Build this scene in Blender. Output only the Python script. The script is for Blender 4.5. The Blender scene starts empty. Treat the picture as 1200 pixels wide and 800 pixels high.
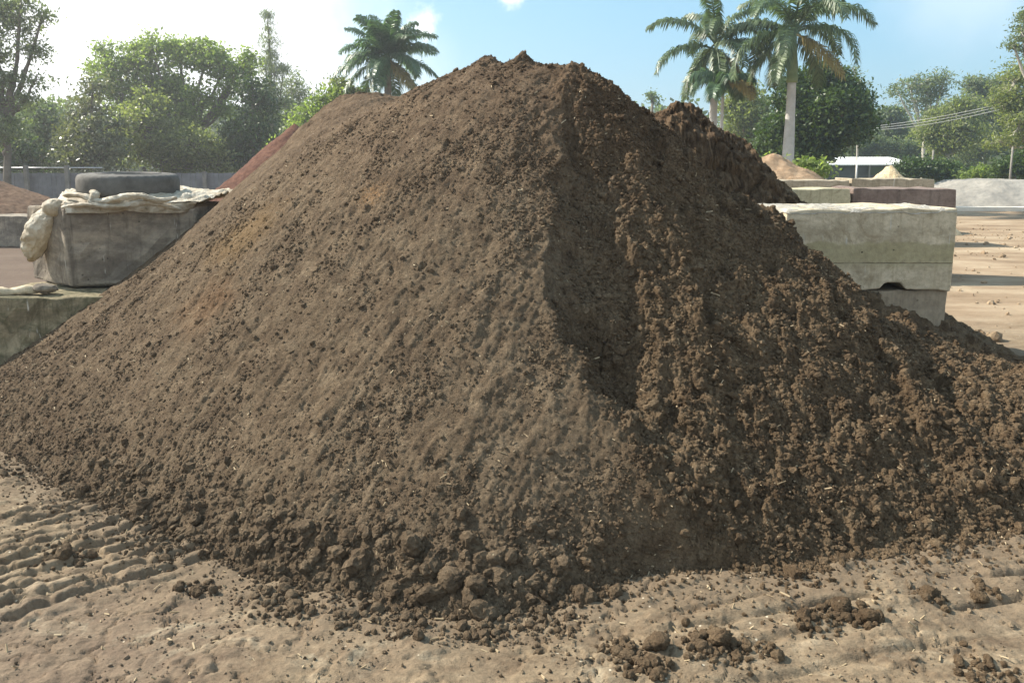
import bpy, math, random
import numpy as np
from mathutils import Vector
random.seed(7); RS = np.random.RandomState(11)
R = math.radians
scene = bpy.context.scene
COL = scene.collection

# ---------------------------------------------------------------- camera
PITCH = math.atan(130/900.); CY = 320.; CH = 1.6; F = 900.0
cam = bpy.data.cameras.new('camera'); cam.sensor_width = 36; cam.lens = 27.0; cam.shift_y = -80/1200.
cam.clip_start = 0.05; cam.clip_end = 3000
co = bpy.data.objects.new('camera', cam); COL.objects.link(co)
co.location = (0, 0, CH); co.rotation_euler = (math.pi/2 - PITCH, 0, 0)
scene.camera = co

def at(u, v, Y):
    a = (u-600)/F; b = (CY-v)/F
    fy = math.cos(PITCH)+b*math.sin(PITCH); fz = -math.sin(PITCH)+b*math.cos(PITCH)
    s = Y/fy
    return np.array((a*s, Y, CH+fz*s))
def onground(u, v, z=0.0):
    a = (u-600)/F; b = (CY-v)/F
    fy = math.cos(PITCH)+b*math.sin(PITCH); fz = -math.sin(PITCH)+b*math.cos(PITCH)
    s = (z-CH)/fz
    return np.array((a*s, fy*s, z))

# ---------------------------------------------------------------- object helpers
def tag(o, label=None, cat=None, group=None, kind=None):
    if label: o['label'] = label
    if cat: o['category'] = cat
    if group: o['group'] = group
    if kind: o['kind'] = kind
    return o
def empty(name, loc=(0, 0, 0), rz=0):
    o = bpy.data.objects.new(name, None); COL.objects.link(o)
    o.location = loc; o.rotation_euler = (0, 0, rz); o.empty_display_size = .2
    return o
def link(name, me, mat, parent=None):
    o = bpy.data.objects.new(name, me); COL.objects.link(o)
    if mat: me.materials.append(mat)
    if parent: o.parent = parent
    return o
def npmesh(name, V, faces, smooth=True):
    """V (n,3); faces: list of int arrays (m,k)"""
    me = bpy.data.meshes.new(name)
    V = np.asarray(V, np.float32)
    me.vertices.add(len(V)); me.vertices.foreach_set('co', V.ravel())
    faces = [np.asarray(f, np.int32) for f in faces if len(f)]
    nl = sum(f.size for f in faces); npoly = sum(len(f) for f in faces)
    me.loops.add(nl); me.polygons.add(npoly)
    me.loops.foreach_set('vertex_index', np.concatenate([f.ravel() for f in faces]))
    tot = np.concatenate([np.full(len(f), f.shape[1], np.int32) for f in faces])
    st = np.concatenate([[0], np.cumsum(tot)[:-1]]).astype(np.int32)
    me.polygons.foreach_set('loop_start', st)
    try: me.polygons.foreach_set('loop_total', tot)
    except Exception: pass
    me.polygons.foreach_set('use_smooth', np.full(npoly, smooth))
    me.update(calc_edges=True); me.validate()
    return me
class MB:
    def __init__(s): s.V = []; s.F = {}; s.n = 0
    def add(s, V, *Fs):
        V = np.asarray(V, float).reshape(-1, 3)
        for f in Fs:
            f = np.asarray(f, int)
            if len(f): s.F.setdefault(f.shape[1], []).append(f+s.n)
        s.V.append(V); s.n += len(V)
    def tube(s, pts, rad, k=7, cap=True, wob=0):
        pts = np.asarray(pts, float); n = len(pts)
        rad = np.broadcast_to(np.asarray(rad, float), (n,)) if np.ndim(rad) < 2 else rad
        t = np.gradient(pts, axis=0); t /= np.linalg.norm(t, axis=1)[:, None]+1e-9
        ref = np.array((1., 0, 0)) if abs(t[0][0]) < .8 else np.array((0, 1., 0))
        a = np.cross(t, ref); a /= np.linalg.norm(a, axis=1)[:, None]+1e-9
        b = np.cross(t, a)
        th = np.arange(k)*2*np.pi/k
        V = pts[:, None]+rad[:, None, None]*(a[:, None]*np.cos(th)[None, :, None]+b[:, None]*np.sin(th)[None, :, None])
        if wob: V = V+RS.normal(0, wob, V.shape)
        i = np.arange(n-1)[:, None]*k; j = np.arange(k)[None]; j2 = (j+1) % k
        q = np.stack([i+j, i+j2, i+k+j2, i+k+j], -1).reshape(-1, 4)
        s.add(V, q)
        if cap:
            base = s.n-n*k
            s.F.setdefault(k, []).append(np.arange(k)[None, ::-1]+base)
            s.F.setdefault(k, []).append(np.arange(k)[None]+base+(n-1)*k)
    def box(s, c, d, rz=0):
        c = np.array(c, float); d = np.array(d, float)/2
        v = np.array([(x, y, z) for z in (-1, 1) for y in (-1, 1) for x in (-1, 1)])*d
        cs, sn = math.cos(rz), math.sin(rz)
        v = np.stack([v[:, 0]*cs-v[:, 1]*sn, v[:, 0]*sn+v[:, 1]*cs, v[:, 2]], 1)+c
        s.add(v, [(0, 2, 3, 1), (4, 5, 7, 6), (0, 1, 5, 4), (2, 6, 7, 3), (0, 4, 6, 2), (1, 3, 7, 5)])
    def build(s, name, mat, parent=None, smooth=True):
        me = npmesh(name, np.concatenate(s.V), [np.concatenate(f) for f in s.F.values()], smooth)
        return link(name, me, mat, parent)

# ---------------------------------------------------------------- noise
def _h(ix, iy, seed):
    n = (ix.astype(np.int64)*374761393+iy.astype(np.int64)*668265263+seed*1442695041) & 0xffffffff
    n = ((n ^ (n >> 13))*1274126177) & 0xffffffff
    return (n ^ (n >> 16)) & 0xffffffff
def pn(x, y, seed=0):
    x = np.asarray(x, float); y = np.asarray(y, float)
    ix = np.floor(x); iy = np.floor(y); fx = x-ix; fy = y-iy
    u = fx**3*(fx*(fx*6-15)+10); v = fy**3*(fy*(fy*6-15)+10)
    def g(a, b):
        th = _h(ix+a, iy+b, seed)*(2*np.pi/4294967296.)
        return np.cos(th)*(fx-a)+np.sin(th)*(fy-b)
    n = (g(0, 0)*(1-u)+g(1, 0)*u)*(1-v)+(g(0, 1)*(1-u)+g(1, 1)*u)*v
    return n*1.5
def fbm(x, y, f, o=4, seed=0, g=.5):
    r = 0; a = 1; t = 0
    for i in range(o):
        r = r+a*pn(x*f+i*17.3, y*f-i*9.7, seed+i); t += a; a *= g; f *= 2.03
    return r/t
def bil(x, y, f, o=3, seed=0, g=.5):
    r = 0; a = 1; t = 0
    for i in range(o):
        r = r+a*(1-2*np.abs(pn(x*f+i*7.3, y*f-i*3.7, seed+i))); t += a; a *= g; f *= 2.03
    return r/t
def sst(a, b, x):
    t = np.clip((x-a)/(b-a), 0, 1); return t*t*(3-2*t)
def worley(x, y, f, seed=0):
    x = np.asarray(x)*f; y = np.asarray(y)*f
    ix = np.floor(x); iy = np.floor(y); d1 = np.full(x.shape, 9.); d2 = np.full(x.shape, 9.); cid = np.zeros(x.shape)
    for a in (-1, 0, 1):
        for b in (-1, 0, 1):
            h = _h(ix+a, iy+b, seed); px = (h & 0xffff)/65536.; py = (h >> 16)/65536.
            d = np.hypot(ix+a+px-x, iy+b+py-y)
            n = d < d1
            d2 = np.where(n, d1, np.minimum(d2, d)); cid = np.where(n, (h % 977)/977., cid); d1 = np.where(n, d, d1)
    return d1, d2, cid

# ---------------------------------------------------------------- node helpers
def newmat(name):
    m = bpy.data.materials.new(name); m.use_nodes = True
    nt = m.node_tree
    for n in list(nt.nodes): nt.nodes.remove(n)
    out = nt.nodes.new('ShaderNodeOutputMaterial')
    return m, nt, out
def nd(nt, t, **k):
    n = nt.nodes.new(t)
    for a, b in k.items():
        if a.startswith('i_'):
            key = a[2:].replace('_', ' ')
            n.inputs[key].default_value = b
        else: setattr(n, a, b)
    return n
def noise(nt, vec, scale, detail=6, rough=.6, dist=0.):
    n = nd(nt, 'ShaderNodeTexNoise'); n.inputs['Scale'].default_value = scale
    n.inputs['Detail'].default_value = detail; n.inputs['Roughness'].default_value = rough
    n.inputs['Distortion'].default_value = dist
    nt.links.new(vec, n.inputs['Vector']); return n.outputs['Fac']
def ramp(nt, fac, stops):
    n = nd(nt, 'ShaderNodeValToRGB'); e = n.color_ramp.elements
    while len(e) < len(stops): e.new(.5)
    for el, (p, c) in zip(e, stops):
        el.position = p; el.color = (*c, 1) if len(c) == 3 else c
    nt.links.new(fac, n.inputs[0]); return n.outputs[0]
def mixc(nt, fac, a, b, bt='MIX'):
    n = nd(nt, 'ShaderNodeMix', data_type='RGBA', blend_type=bt)
    for sock, v in ((n.inputs[0], fac), (n.inputs[6], a), (n.inputs[7], b)):
        if isinstance(v, (int, float)): sock.default_value = v
        elif isinstance(v, tuple): sock.default_value = (*v, 1)
        else: nt.links.new(v, sock)
    return n.outputs[2]
def math_(nt, op, a, b=0., c=None):
    n = nd(nt, 'ShaderNodeMath', operation=op)
    for i, v in enumerate((a, b) if c is None else (a, b, c)):
        if isinstance(v, (int, float)): n.inputs[i].default_value = v
        else: nt.links.new(v, n.inputs[i])
    return n.outputs[0]
def mapr(nt, v, a, b, c=0., d=1.):
    n = nd(nt, 'ShaderNodeMapRange', interpolation_type='SMOOTHSTEP')
    nt.links.new(v, n.inputs[0])
    for i, q in enumerate((a, b, c, d)): n.inputs[i+1].default_value = q
    return n.outputs[0]
def finish(nt, out, colr, rough=.9, bump=None, bstr=.5, bdist=.01, spec=.2):
    p = nd(nt, 'ShaderNodeBsdfPrincipled')
    if isinstance(colr, tuple): p.inputs['Base Color'].default_value = (*colr, 1)
    else: nt.links.new(colr, p.inputs['Base Color'])
    p.inputs['Roughness'].default_value = rough
    p.inputs['Specular IOR Level'].default_value = spec
    if bump is not None:
        b = nd(nt, 'ShaderNodeBump'); b.inputs['Strength'].default_value = bstr; b.inputs['Distance'].default_value = bdist
        nt.links.new(bump, b.inputs['Height']); nt.links.new(b.outputs[0], p.inputs['Normal'])
    nt.links.new(p.outputs[0], out.inputs[0]); return p
def objco(nt): return nd(nt, 'ShaderNodeTexCoord').outputs['Object']
def geopos(nt): return nd(nt, 'ShaderNodeNewGeometry').outputs['Position']
def spot(nt, vec, c, r0, r1, warp=0., wscale=3.):
    """1 inside radius r0 of world point c, 0 beyond r1; edge warped by noise"""
    d = nd(nt, 'ShaderNodeVectorMath', operation='DISTANCE'); nt.links.new(vec, d.inputs[0]); d.inputs[1].default_value = c
    v = d.outputs['Value']
    if warp: v = math_(nt, 'ADD', v, math_(nt, 'MULTIPLY', math_(nt, 'SUBTRACT', noise(nt, vec, wscale, 5, .7), .5), warp))
    return mapr(nt, v, r1, r0)

# ---------------------------------------------------------------- materials
def soil_material():
    m, nt, out = newmat('soil'); v = geopos(nt)
    big = noise(nt, v, 1.3, 4, .6); mid = noise(nt, v, 9, 6, .7); fine = noise(nt, v, 75, 5, .75); gr = noise(nt, v, 260, 3, .7)
    c = ramp(nt, mid, [(.3, (.104, .073, .047)), (.5, (.170, .124, .080)), (.7, (.246, .186, .122))])
    c2 = ramp(nt, fine, [(.3, (.6, .6, .6)), (.5, (.98, .98, .98)), (.72, (1.45, 1.42, 1.36))])
    c = mixc(nt, 1., c, c2, 'MULTIPLY')
    c = mixc(nt, mapr(nt, big, .35, .65, 0, .45), c, mixc(nt, 1., c, (.68, .66, .66), 'MULTIPLY'))
    sep = nd(nt, 'ShaderNodeSeparateXYZ'); nt.links.new(v, sep.inputs[0])
    # right flank's shade deepened in the colour; darker damp soil on the lower left
    dull = math_(nt, 'ADD', sep.outputs[0], math_(nt, 'MULTIPLY', math_(nt, 'SUBTRACT', big, .5), 1.5))
    c = mixc(nt, mapr(nt, dull, 0, .8, 0, .6), c, mixc(nt, 1., c, (.95, .88, .78), 'MULTIPLY'))
    lf = math_(nt, 'ADD', sep.outputs[0], math_(nt, 'MULTIPLY', math_(nt, 'SUBTRACT', big, .5), 1.6))
    c = mixc(nt, mapr(nt, lf, -1.4, -2.8, 0, .45), c, mixc(nt, 1., c, (.66, .62, .60), 'MULTIPLY'))
    top = mapr(nt, sep.outputs[2], 1.1, 2.1, 0, .35)
    c = mixc(nt, top, c, mixc(nt, 1., c, (.86, .74, .72), 'MULTIPLY'))
    st = spot(nt, v, tuple(STAIN1), .0, .16, .22, 14); c = mixc(nt, math_(nt, 'MULTIPLY', math_(nt, 'MULTIPLY', st, mapr(nt, fine, .42, .55)), .6), c, (.32, .18, .08))
    st = spot(nt, v, tuple(STAIN2), .05, .42, .5, 5); c = mixc(nt, math_(nt, 'MULTIPLY', st, .45), c, (.24, .15, .065))
    st = spot(nt, v, tuple(STAIN3), .05, .30, .4, 6); c = mixc(nt, math_(nt, 'MULTIPLY', st, .35), c, (.22, .12, .06))
    # pale chips of wood and lime grains
    vo = nd(nt, 'ShaderNodeTexVoronoi'); vo.inputs['Scale'].default_value = 55; nt.links.new(v, vo.inputs['Vector'])
    sel = nd(nt, 'ShaderNodeTexWhiteNoise'); nt.links.new(vo.outputs['Color'], sel.inputs['Vector'])
    g = math_(nt, 'MULTIPLY', mapr(nt, vo.outputs['Distance'], .24, .14), math_(nt, 'GREATER_THAN', sel.outputs['Value'], .975))
    c = mixc(nt, g, c, (.42, .34, .23))
    h = math_(nt, 'ADD', math_(nt, 'MULTIPLY', fine, 1.), math_(nt, 'MULTIPLY', gr, .35))
    finish(nt, out, c, .97, h, 1., .022, .1); return m

def ground_material():
    m, nt, out = newmat('yard_dirt'); v = geopos(nt)
    sep = nd(nt, 'ShaderNodeSeparateXYZ'); nt.links.new(v, sep.inputs[0])
    mp = nd(nt, 'ShaderNodeMapping'); mp.inputs['Scale'].default_value = (.7, 1.6, 1); mp.inputs['Rotation'].default_value = (0, 0, R(-15)); nt.links.new(v, mp.inputs[0])
    big = noise(nt, v, .8, 5, .65, .6); mid = noise(nt, mp.outputs[0], 7, 7, .72); fine = noise(nt, v, 60, 5, .75); far = noise(nt, v, .12, 5, .6)
    c = ramp(nt, mid, [(.3, (.10, .069, .044)), (.46, (.175, .130, .084)), (.56, (.22, .167, .108)), (.72, (.33, .26, .175))])
    c = mixc(nt, mapr(nt, big, .45, .62, 0, .65), c, (.165, .122, .082))
    c = mixc(nt, math_(nt, 'MULTIPLY', spot(nt, v, (-1.45, 2.15, 0), .2, .9, .5, 4), .55), c, (.145, .105, .078))
    c = mixc(nt, mapr(nt, noise(nt, v, 2.6, 6, .7, .8), .55, .68, 0, .5), c, (.36, .31, .22))
    c = mixc(nt, 1., c, ramp(nt, fine, [(.3, (.72, .72, .72)), (.5, (1, 1, 1)), (.72, (1.22, 1.2, 1.18))]), 'MULTIPLY')
    # spilled soil tinting the yard round the heap foot
    d = nd(nt, 'ShaderNodeAttribute', attribute_name='spill'); sp = d.outputs['Fac']
    spn = mapr(nt, math_(nt, 'ADD', sp, math_(nt, 'MULTIPLY', math_(nt, 'SUBTRACT', noise(nt, v, 12, 6, .7), .5), .9)), .35, .85)
    c = mixc(nt, math_(nt, 'MULTIPLY', spn, .8), c, (.155, .115, .076))
    # trafficked yard further back: paler orange sand, striped by wheels
    mp2 = nd(nt, 'ShaderNodeMapping'); mp2.inputs['Scale'].default_value = (.5, 1.1, 1); nt.links.new(v, mp2.inputs[0])
    str_ = noise(nt, mp2.outputs[0], 1.2, 6, .65)
    yard = ramp(nt, str_, [(.3, (.17, .115, .07)), (.5, (.29, .212, .138)), (.7, (.43, .345, .24))])
    c = mixc(nt, math_(nt, 'MULTIPLY', mapr(nt, sep.outputs[1], 5.8, 8.5), .92), c, yard)
    tree_shade = math_(nt, 'MULTIPLY', mapr(nt, sep.outputs[0], -2.5, -4.5), mapr(nt, sep.outputs[1], 6., 8.))  # tree shade on the left yard, painted into the ground colour
    c = mixc(nt, math_(nt, 'MULTIPLY', tree_shade, .85), c, mixc(nt, mid, (.05, .033, .026), (.12, .083, .062)))
    gr = math_(nt, 'MULTIPLY', mapr(nt, sep.outputs[1], 36, 48), mapr(nt, far, .25, .6))
    c = mixc(nt, gr, c, (.09, .12, .045))
    # pale grit
    vo = nd(nt, 'ShaderNodeTexVoronoi'); vo.inputs['Scale'].default_value = 38; nt.links.new(v, vo.inputs['Vector'])
    sel = nd(nt, 'ShaderNodeTexWhiteNoise'); nt.links.new(vo.outputs['Color'], sel.inputs['Vector'])
    g = math_(nt, 'MULTIPLY', mapr(nt, vo.outputs['Distance'], .2, .12), math_(nt, 'GREATER_THAN', sel.outputs['Value'], .96))
    c = mixc(nt, g, c, (.5, .43, .32))
    h = math_(nt, 'ADD', math_(nt, 'MULTIPLY', mid, 1.2), math_(nt, 'MULTIPLY', fine, .35))
    finish(nt, out, c, .95, h, .9, .018, .15); return m

def simple(name, stops, scale=8, rough=.9, bs=.4, bd=.01, detail=6, spec=.2, fine=None, metallic=0):
    m, nt, out = newmat(name); v = objco(nt)
    n = noise(nt, v, scale, detail, .65); c = ramp(nt, n, stops)
    h = noise(nt, v, fine or scale*6, 5, .7)
    p = finish(nt, out, c, rough, h, bs, bd, spec); p.inputs['Metallic'].default_value = metallic
    return m

def concrete(name, a, b, stain, band=None, moss=0.):
    m, nt, out = newmat(name); v = objco(nt); w = geopos(nt)
    sep = nd(nt, 'ShaderNodeSeparateXYZ'); nt.links.new(v, sep.inputs[0]); z = sep.outputs[2]
    mp = nd(nt, 'ShaderNodeMapping'); mp.inputs['Scale'].default_value = (1, 1, 2.2); nt.links.new(w, mp.inputs[0])
    n1 = noise(nt, mp.outputs[0], 3.2, 7, .68, .4); n2 = noise(nt, w, 26, 6, .7); n3 = noise(nt, w, 120, 3, .7)
    c = mixc(nt, mapr(nt, n1, .32, .68), a, b)
    drip = nd(nt, 'ShaderNodeMapping'); drip.inputs['Scale'].default_value = (9, 9, .7); nt.links.new(w, drip.inputs[0])
    dn = noise(nt, drip.outputs[0], 1.3, 5, .7)
    c = mixc(nt, mapr(nt, dn, .48, .68, 0, .7), c, stain)
    c = mixc(nt, mapr(nt, noise(nt, w, 2.1, 7, .75, 1.2), .54, .66, 0, .6), c, mixc(nt, 1., stain, (.75, .72, .66), 'MULTIPLY'))
    c = mixc(nt, mapr(nt, noise(nt, drip.outputs[0], 3.1, 3, .6), .68, .74, 0, .7), c, (.55, .53, .47))
    if band:   # dirt line left by the fill level, z range in the block's own height
        zz = math_(nt, 'ADD', z, math_(nt, 'MULTIPLY', math_(nt, 'SUBTRACT', n1, .5), .14))
        bb = math_(nt, 'MULTIPLY', mapr(nt, zz, band[0]-.07, band[0]+.05), mapr(nt, zz, band[1]+.015, band[1]-.01))
        c = mixc(nt, math_(nt, 'MULTIPLY', bb, .75), c, band[2])
    if moss: c = mixc(nt, math_(nt, 'MULTIPLY', mapr(nt, noise(nt, w, 5, 6, .7, 1.), .42, .62), moss), c, (.055, .06, .028))
    c = mixc(nt, 1., c, ramp(nt, n2, [(.3, (.78, .78, .78)), (.55, (1.03, 1.03, 1.02)), (.75, (1.15, 1.14, 1.12))]), 'MULTIPLY')
    vo = nd(nt, 'ShaderNodeTexVoronoi'); vo.inputs['Scale'].default_value = 14; nt.links.new(w, vo.inputs['Vector'])
    hole = math_(nt, 'MULTIPLY', mapr(nt, vo.outputs['Distance'], .13, .08), mapr(nt, noise(nt, w, 4, 2), .5, .6))
    c = mixc(nt, math_(nt, 'MULTIPLY', hole, .8), c, (.05, .045, .035))
    seam = None
    if band:
        for zc in (.205,):
            q = math_(nt, 'ABSOLUTE', math_(nt, 'SUBTRACT', math_(nt, 'ADD', z, math_(nt, 'MULTIPLY', math_(nt, 'SUBTRACT', n2, .5), .02)), zc)); q = mapr(nt, q, .007, .002)
            seam = q if seam is None else math_(nt, 'MAXIMUM', seam, q)
        seam = math_(nt, 'MULTIPLY', seam, mapr(nt, n1, .4, .5)); c = mixc(nt, math_(nt, 'MULTIPLY', seam, .45), c, (.13, .11, .07)); hole = math_(nt, 'MAXIMUM', hole, seam)
    h = math_(nt, 'SUBTRACT', math_(nt, 'ADD', math_(nt, 'MULTIPLY', n2, .6), math_(nt, 'MULTIPLY', n3, .25)), math_(nt, 'MULTIPLY', hole, .8))
    finish(nt, out, c, .92, h, .7, .012, .2); return m

def leafmat(name, a, b, trans=.35, rough=.5, tcol=None, spec=.35):
    m, nt, out = newmat(name)
    g = nd(nt, 'ShaderNodeNewGeometry')
    n = noise(nt, g.outputs['Position'], .55, 3, .6)
    f = math_(nt, 'ADD', math_(nt, 'MULTIPLY', g.outputs['Random Per Island'], .55), math_(nt, 'MULTIPLY', n, .55))
    c = mixc(nt, mapr(nt, f, .2, .85), a, b)
    p = nd(nt, 'ShaderNodeBsdfPrincipled'); nt.links.new(c, p.inputs['Base Color']); p.inputs['Roughness'].default_value = rough
    p.inputs['Specular IOR Level'].default_value = spec
    t = nd(nt, 'ShaderNodeBsdfTranslucent')
    nt.links.new(mixc(nt, 1., c, tcol or (1.5, 1.7, .7), 'MULTIPLY'), t.inputs[0])
    mx = nd(nt, 'ShaderNodeMixShader'); mx.inputs[0].default_value = trans
    nt.links.new(p.outputs[0], mx.inputs[1]); nt.links.new(t.outputs[0], mx.inputs[2]); nt.links.new(mx.outputs[0], out.inputs[0])
    return m

M = {}
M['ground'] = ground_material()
M['chip'] = simple('wood_chip', [(.3, (.22, .16, .09)), (.6, (.42, .33, .21)), (.8, (.55, .47, .33))], 3, .8, .2)
M['conc_pale'] = concrete('concrete_pale', (.38, .315, .215), (.60, .51, .37), (.36, .29, .19), (.20, .36, (.34, .295, .165)))
M['conc_pale2'] = concrete('concrete_dull', (.28, .225, .16), (.37, .305, .22), (.20, .155, .105))  # darker tone of the pale concrete
M['conc_grey'] = concrete('concrete_grey', (.15, .125, .10), (.33, .28, .215), (.085, .07, .056))
M['conc_moss'] = concrete('concrete_mossy', (.15, .125, .08), (.34, .28, .18), (.07, .06, .033), None, .65)
M['conc_red'] = concrete('concrete_red_stained', (.17, .125, .105), (.24, .185, .155), (.12, .09, .075))
M['conc_green'] = concrete('concrete_greenish', (.38, .345, .23), (.48, .43, .29), (.27, .24, .15))
M['conc_tan'] = concrete('concrete_tan', (.30, .25, .18), (.40, .34, .25), (.22, .18, .12))
M['residue'] = simple('cement_residue', [(.3, (.22, .20, .16)), (.5, (.40, .37, .31)), (.66, (.54, .51, .45))], 14, .95, .8, .02)
M['rubber'] = simple('tyre_rubber', [(.3, (.085, .08, .072)), (.7, (.165, .157, .142))], 9, .85, .35, .004)
def tarp_mat():
    m, nt, out = newmat('tarp'); v = objco(nt)
    n = noise(nt, v, 5, 6, .7, .5); n2 = noise(nt, v, 22, 5, .7)
    c = ramp(nt, n, [(.28, (.27, .20, .12)), (.45, (.48, .40, .28)), (.62, (.70, .64, .52))])
    c = mixc(nt, mapr(nt, n2, .55, .75, 0, .45), c, (.36, .29, .19))
    p = nd(nt, 'ShaderNodeBsdfPrincipled'); nt.links.new(c, p.inputs['Base Color']); p.inputs['Roughness'].default_value = .6
    b = nd(nt, 'ShaderNodeBump'); b.inputs['Strength'].default_value = .9; b.inputs['Distance'].default_value = .03
    nt.links.new(noise(nt, v, 13, 5, .65, 2.2), b.inputs['Height']); nt.links.new(b.outputs[0], p.inputs['Normal'])
    t = nd(nt, 'ShaderNodeBsdfTranslucent'); nt.links.new(c, t.inputs[0])
    mx = nd(nt, 'ShaderNodeMixShader'); mx.inputs[0].default_value = .25
    nt.links.new(p.outputs[0], mx.inputs[1]); nt.links.new(t.outputs[0], mx.inputs[2]); nt.links.new(mx.outputs[0], out.inputs[0])
    return m
M['tarp'] = tarp_mat()
M['bark'] = simple('bark', [(.3, (.10, .085, .065)), (.7, (.22, .19, .15))], 4, .95, .8, .03)
M['gumbark'] = simple('pale_gum_bark', [(.3, (.30, .27, .22)), (.7, (.50, .47, .41))], 2, .9, .5, .02)
M['palmtrunk'] = simple('palm_trunk_bark', [(.3, (.36, .34, .31)), (.7, (.52, .50, .47))], 3, .9, .5, .02)
M['crownshaft'] = simple('palm_crownshaft', [(.3, (.12, .17, .07)), (.7, (.22, .26, .12))], 3, .5, .2, .01)
M['frond'] = leafmat('palm_frond', (.04, .07, .025), (.14, .19, .085), .22, .42, spec=.5)
M['frond2'] = leafmat('palm_frond_dark', (.05, .10, .05), (.12, .19, .10), .3, .4, spec=.5)
M['dead'] = leafmat('palm_frond_dry', (.22, .16, .06), (.30, .24, .09), .3)
M['leaf_bright'] = leafmat('leaf_bright', (.10, .14, .04), (.24, .29, .10), .5)
M['leaf_dark'] = leafmat('leaf_dark', (.03, .055, .016), (.085, .13, .035), .25, .45)
M['leaf_olive'] = leafmat('leaf_silvery', (.075, .09, .045), (.19, .19, .11), .3, .4, spec=.5)
M['leaf_gum'] = leafmat('leaf_gum', (.09, .115, .065), (.20, .225, .13), .42, .45)
M['leaf_gumy'] = leafmat('leaf_gum_yellowish', (.11, .135, .05), (.25, .265, .12), .45, .45)
M['leaf_far'] = leafmat('leaf_far', (.08, .11, .06), (.17, .205, .11), .4, .6)
M['fence'] = simple('weathered_timber', [(.3, (.14, .14, .145)), (.7, (.23, .23, .235))], 3, .9, .4, .01)
M['post'] = simple('post_timber', [(.3, (.17, .16, .14)), (.7, (.28, .26, .23))], 5, .9, .4, .01)
M['rail'] = simple('galvanised_steel', [(.3, (.45, .46, .47)), (.7, (.6, .6, .6))], 6, .4, .1, .002, metallic=.6)
M['roof'] = simple('shed_roof_sheet', [(.3, (.62, .63, .62)), (.7, (.74, .75, .74))], 1.5, .45, .1, .01)
M['shedwall'] = simple('shed_wall_sheet', [(.3, (.06, .065, .06)), (.7, (.10, .105, .10))], 1.5, .6, .2, .01)
M['cable'] = simple('cable', [(.3, (.30, .30, .29)), (.7, (.38, .38, .37))], 1, .6)
M['mulch'] = simple('red_mulch', [(.3, (.07, .028, .017)), (.5, (.14, .06, .036)), (.7, (.21, .10, .06))], 9, .95, 1., .05)
M['mulchb'] = simple('brown_mulch', [(.3, (.09, .05, .03)), (.5, (.17, .10, .06)), (.7, (.25, .16, .10))], 9, .95, 1., .05)
M['sand'] = simple('orange_sand', [(.3, (.27, .175, .10)), (.5, (.42, .28, .17)), (.7, (.52, .37, .24))], 5, .95, 1., .05)
M['gravel'] = simple('yellow_gravel', [(.3, (.42, .32, .18)), (.5, (.60, .47, .29)), (.7, (.72, .60, .42))], 14, .95, 1., .04, fine=30)
M['greysand'] = simple('grey_crusher_dust', [(.3, (.19, .18, .16)), (.5, (.28, .26, .225)), (.7, (.42, .385, .33))], .8, .95, .8, .04)
M['kerbw'] = simple('pale_kerb_concrete', [(.3, (.62, .55, .45)), (.7, (.74, .67, .57))], 3, .9, .3, .01)

# ---------------------------------------------------------------- soil heap as a surface through surveyed points
foot = [(0, 530), (60, 570), (150, 612), (240, 655), (320, 685), (400, 700), (480, 719), (560, 729), (620, 720), (690, 706), (760, 697),
        (860, 688), (930, 678), (1000, 664), (1100, 648), (1200, 632)]
C = []
for u, v in foot: C.append(tuple(onground(u, v)))
C[0:0] = [(-3.6, 4.75, 0.)]
C += [(2.9, 3.35, 0.), (3.6, 3.9, 0.), (4.3, 4.9, 0.)]
nf = len(C)
cen = np.array((.2, 5.6))
for p in list(C[:nf]):
    d = np.array(p[:2])-cen; d /= np.linalg.norm(d)
    C.append((p[0]+d[0]*.5, p[1]+d[1]*.5, -.42)); C.append((p[0]+d[0]*1.6, p[1]+d[1]*1.6, -1.2))
    C.append((p[0]-d[0]*.13, p[1]-d[1]*.13, .11))
sky = [(690, 86, 5.0), (650, 79, 5.08), (610, 78, 5.2), (568, 76, 5.3), (520, 92, 5.45), (460, 122, 5.8), (480, 118, 6.6), (440, 110, 6.7), (405, 111, 6.7), (385, 122, 6.7), (335, 172, 6.3), (300, 200, 6.1),
       (262, 236, 5.95), (205, 290, 5.75), (150, 330, 5.6), (100, 365, 5.4), (50, 405, 5.2), (0, 440, 5.0),
       (725, 100, 5.05), (760, 130, 5.1), (800, 178, 5.2), (860, 228, 5.1), (920, 276, 5.0), (1000, 350, 4.95), (1050, 402, 4.95), (1100, 440, 4.95), (1150, 454, 4.95), (1200, 452, 5.0)]
for s_ in sky: C.append(tuple(at(*s_)))
C += [tuple(at(650, 250, 4.06)), tuple(at(655, 400, 3.49)), tuple(at(700, 480, 3.24)), tuple(at(740, 560, 3.0)), tuple(at(800, 630, 2.83))]
C += [tuple(at(740, 400, 3.62)), tuple(at(720, 250, 4.2))]
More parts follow.
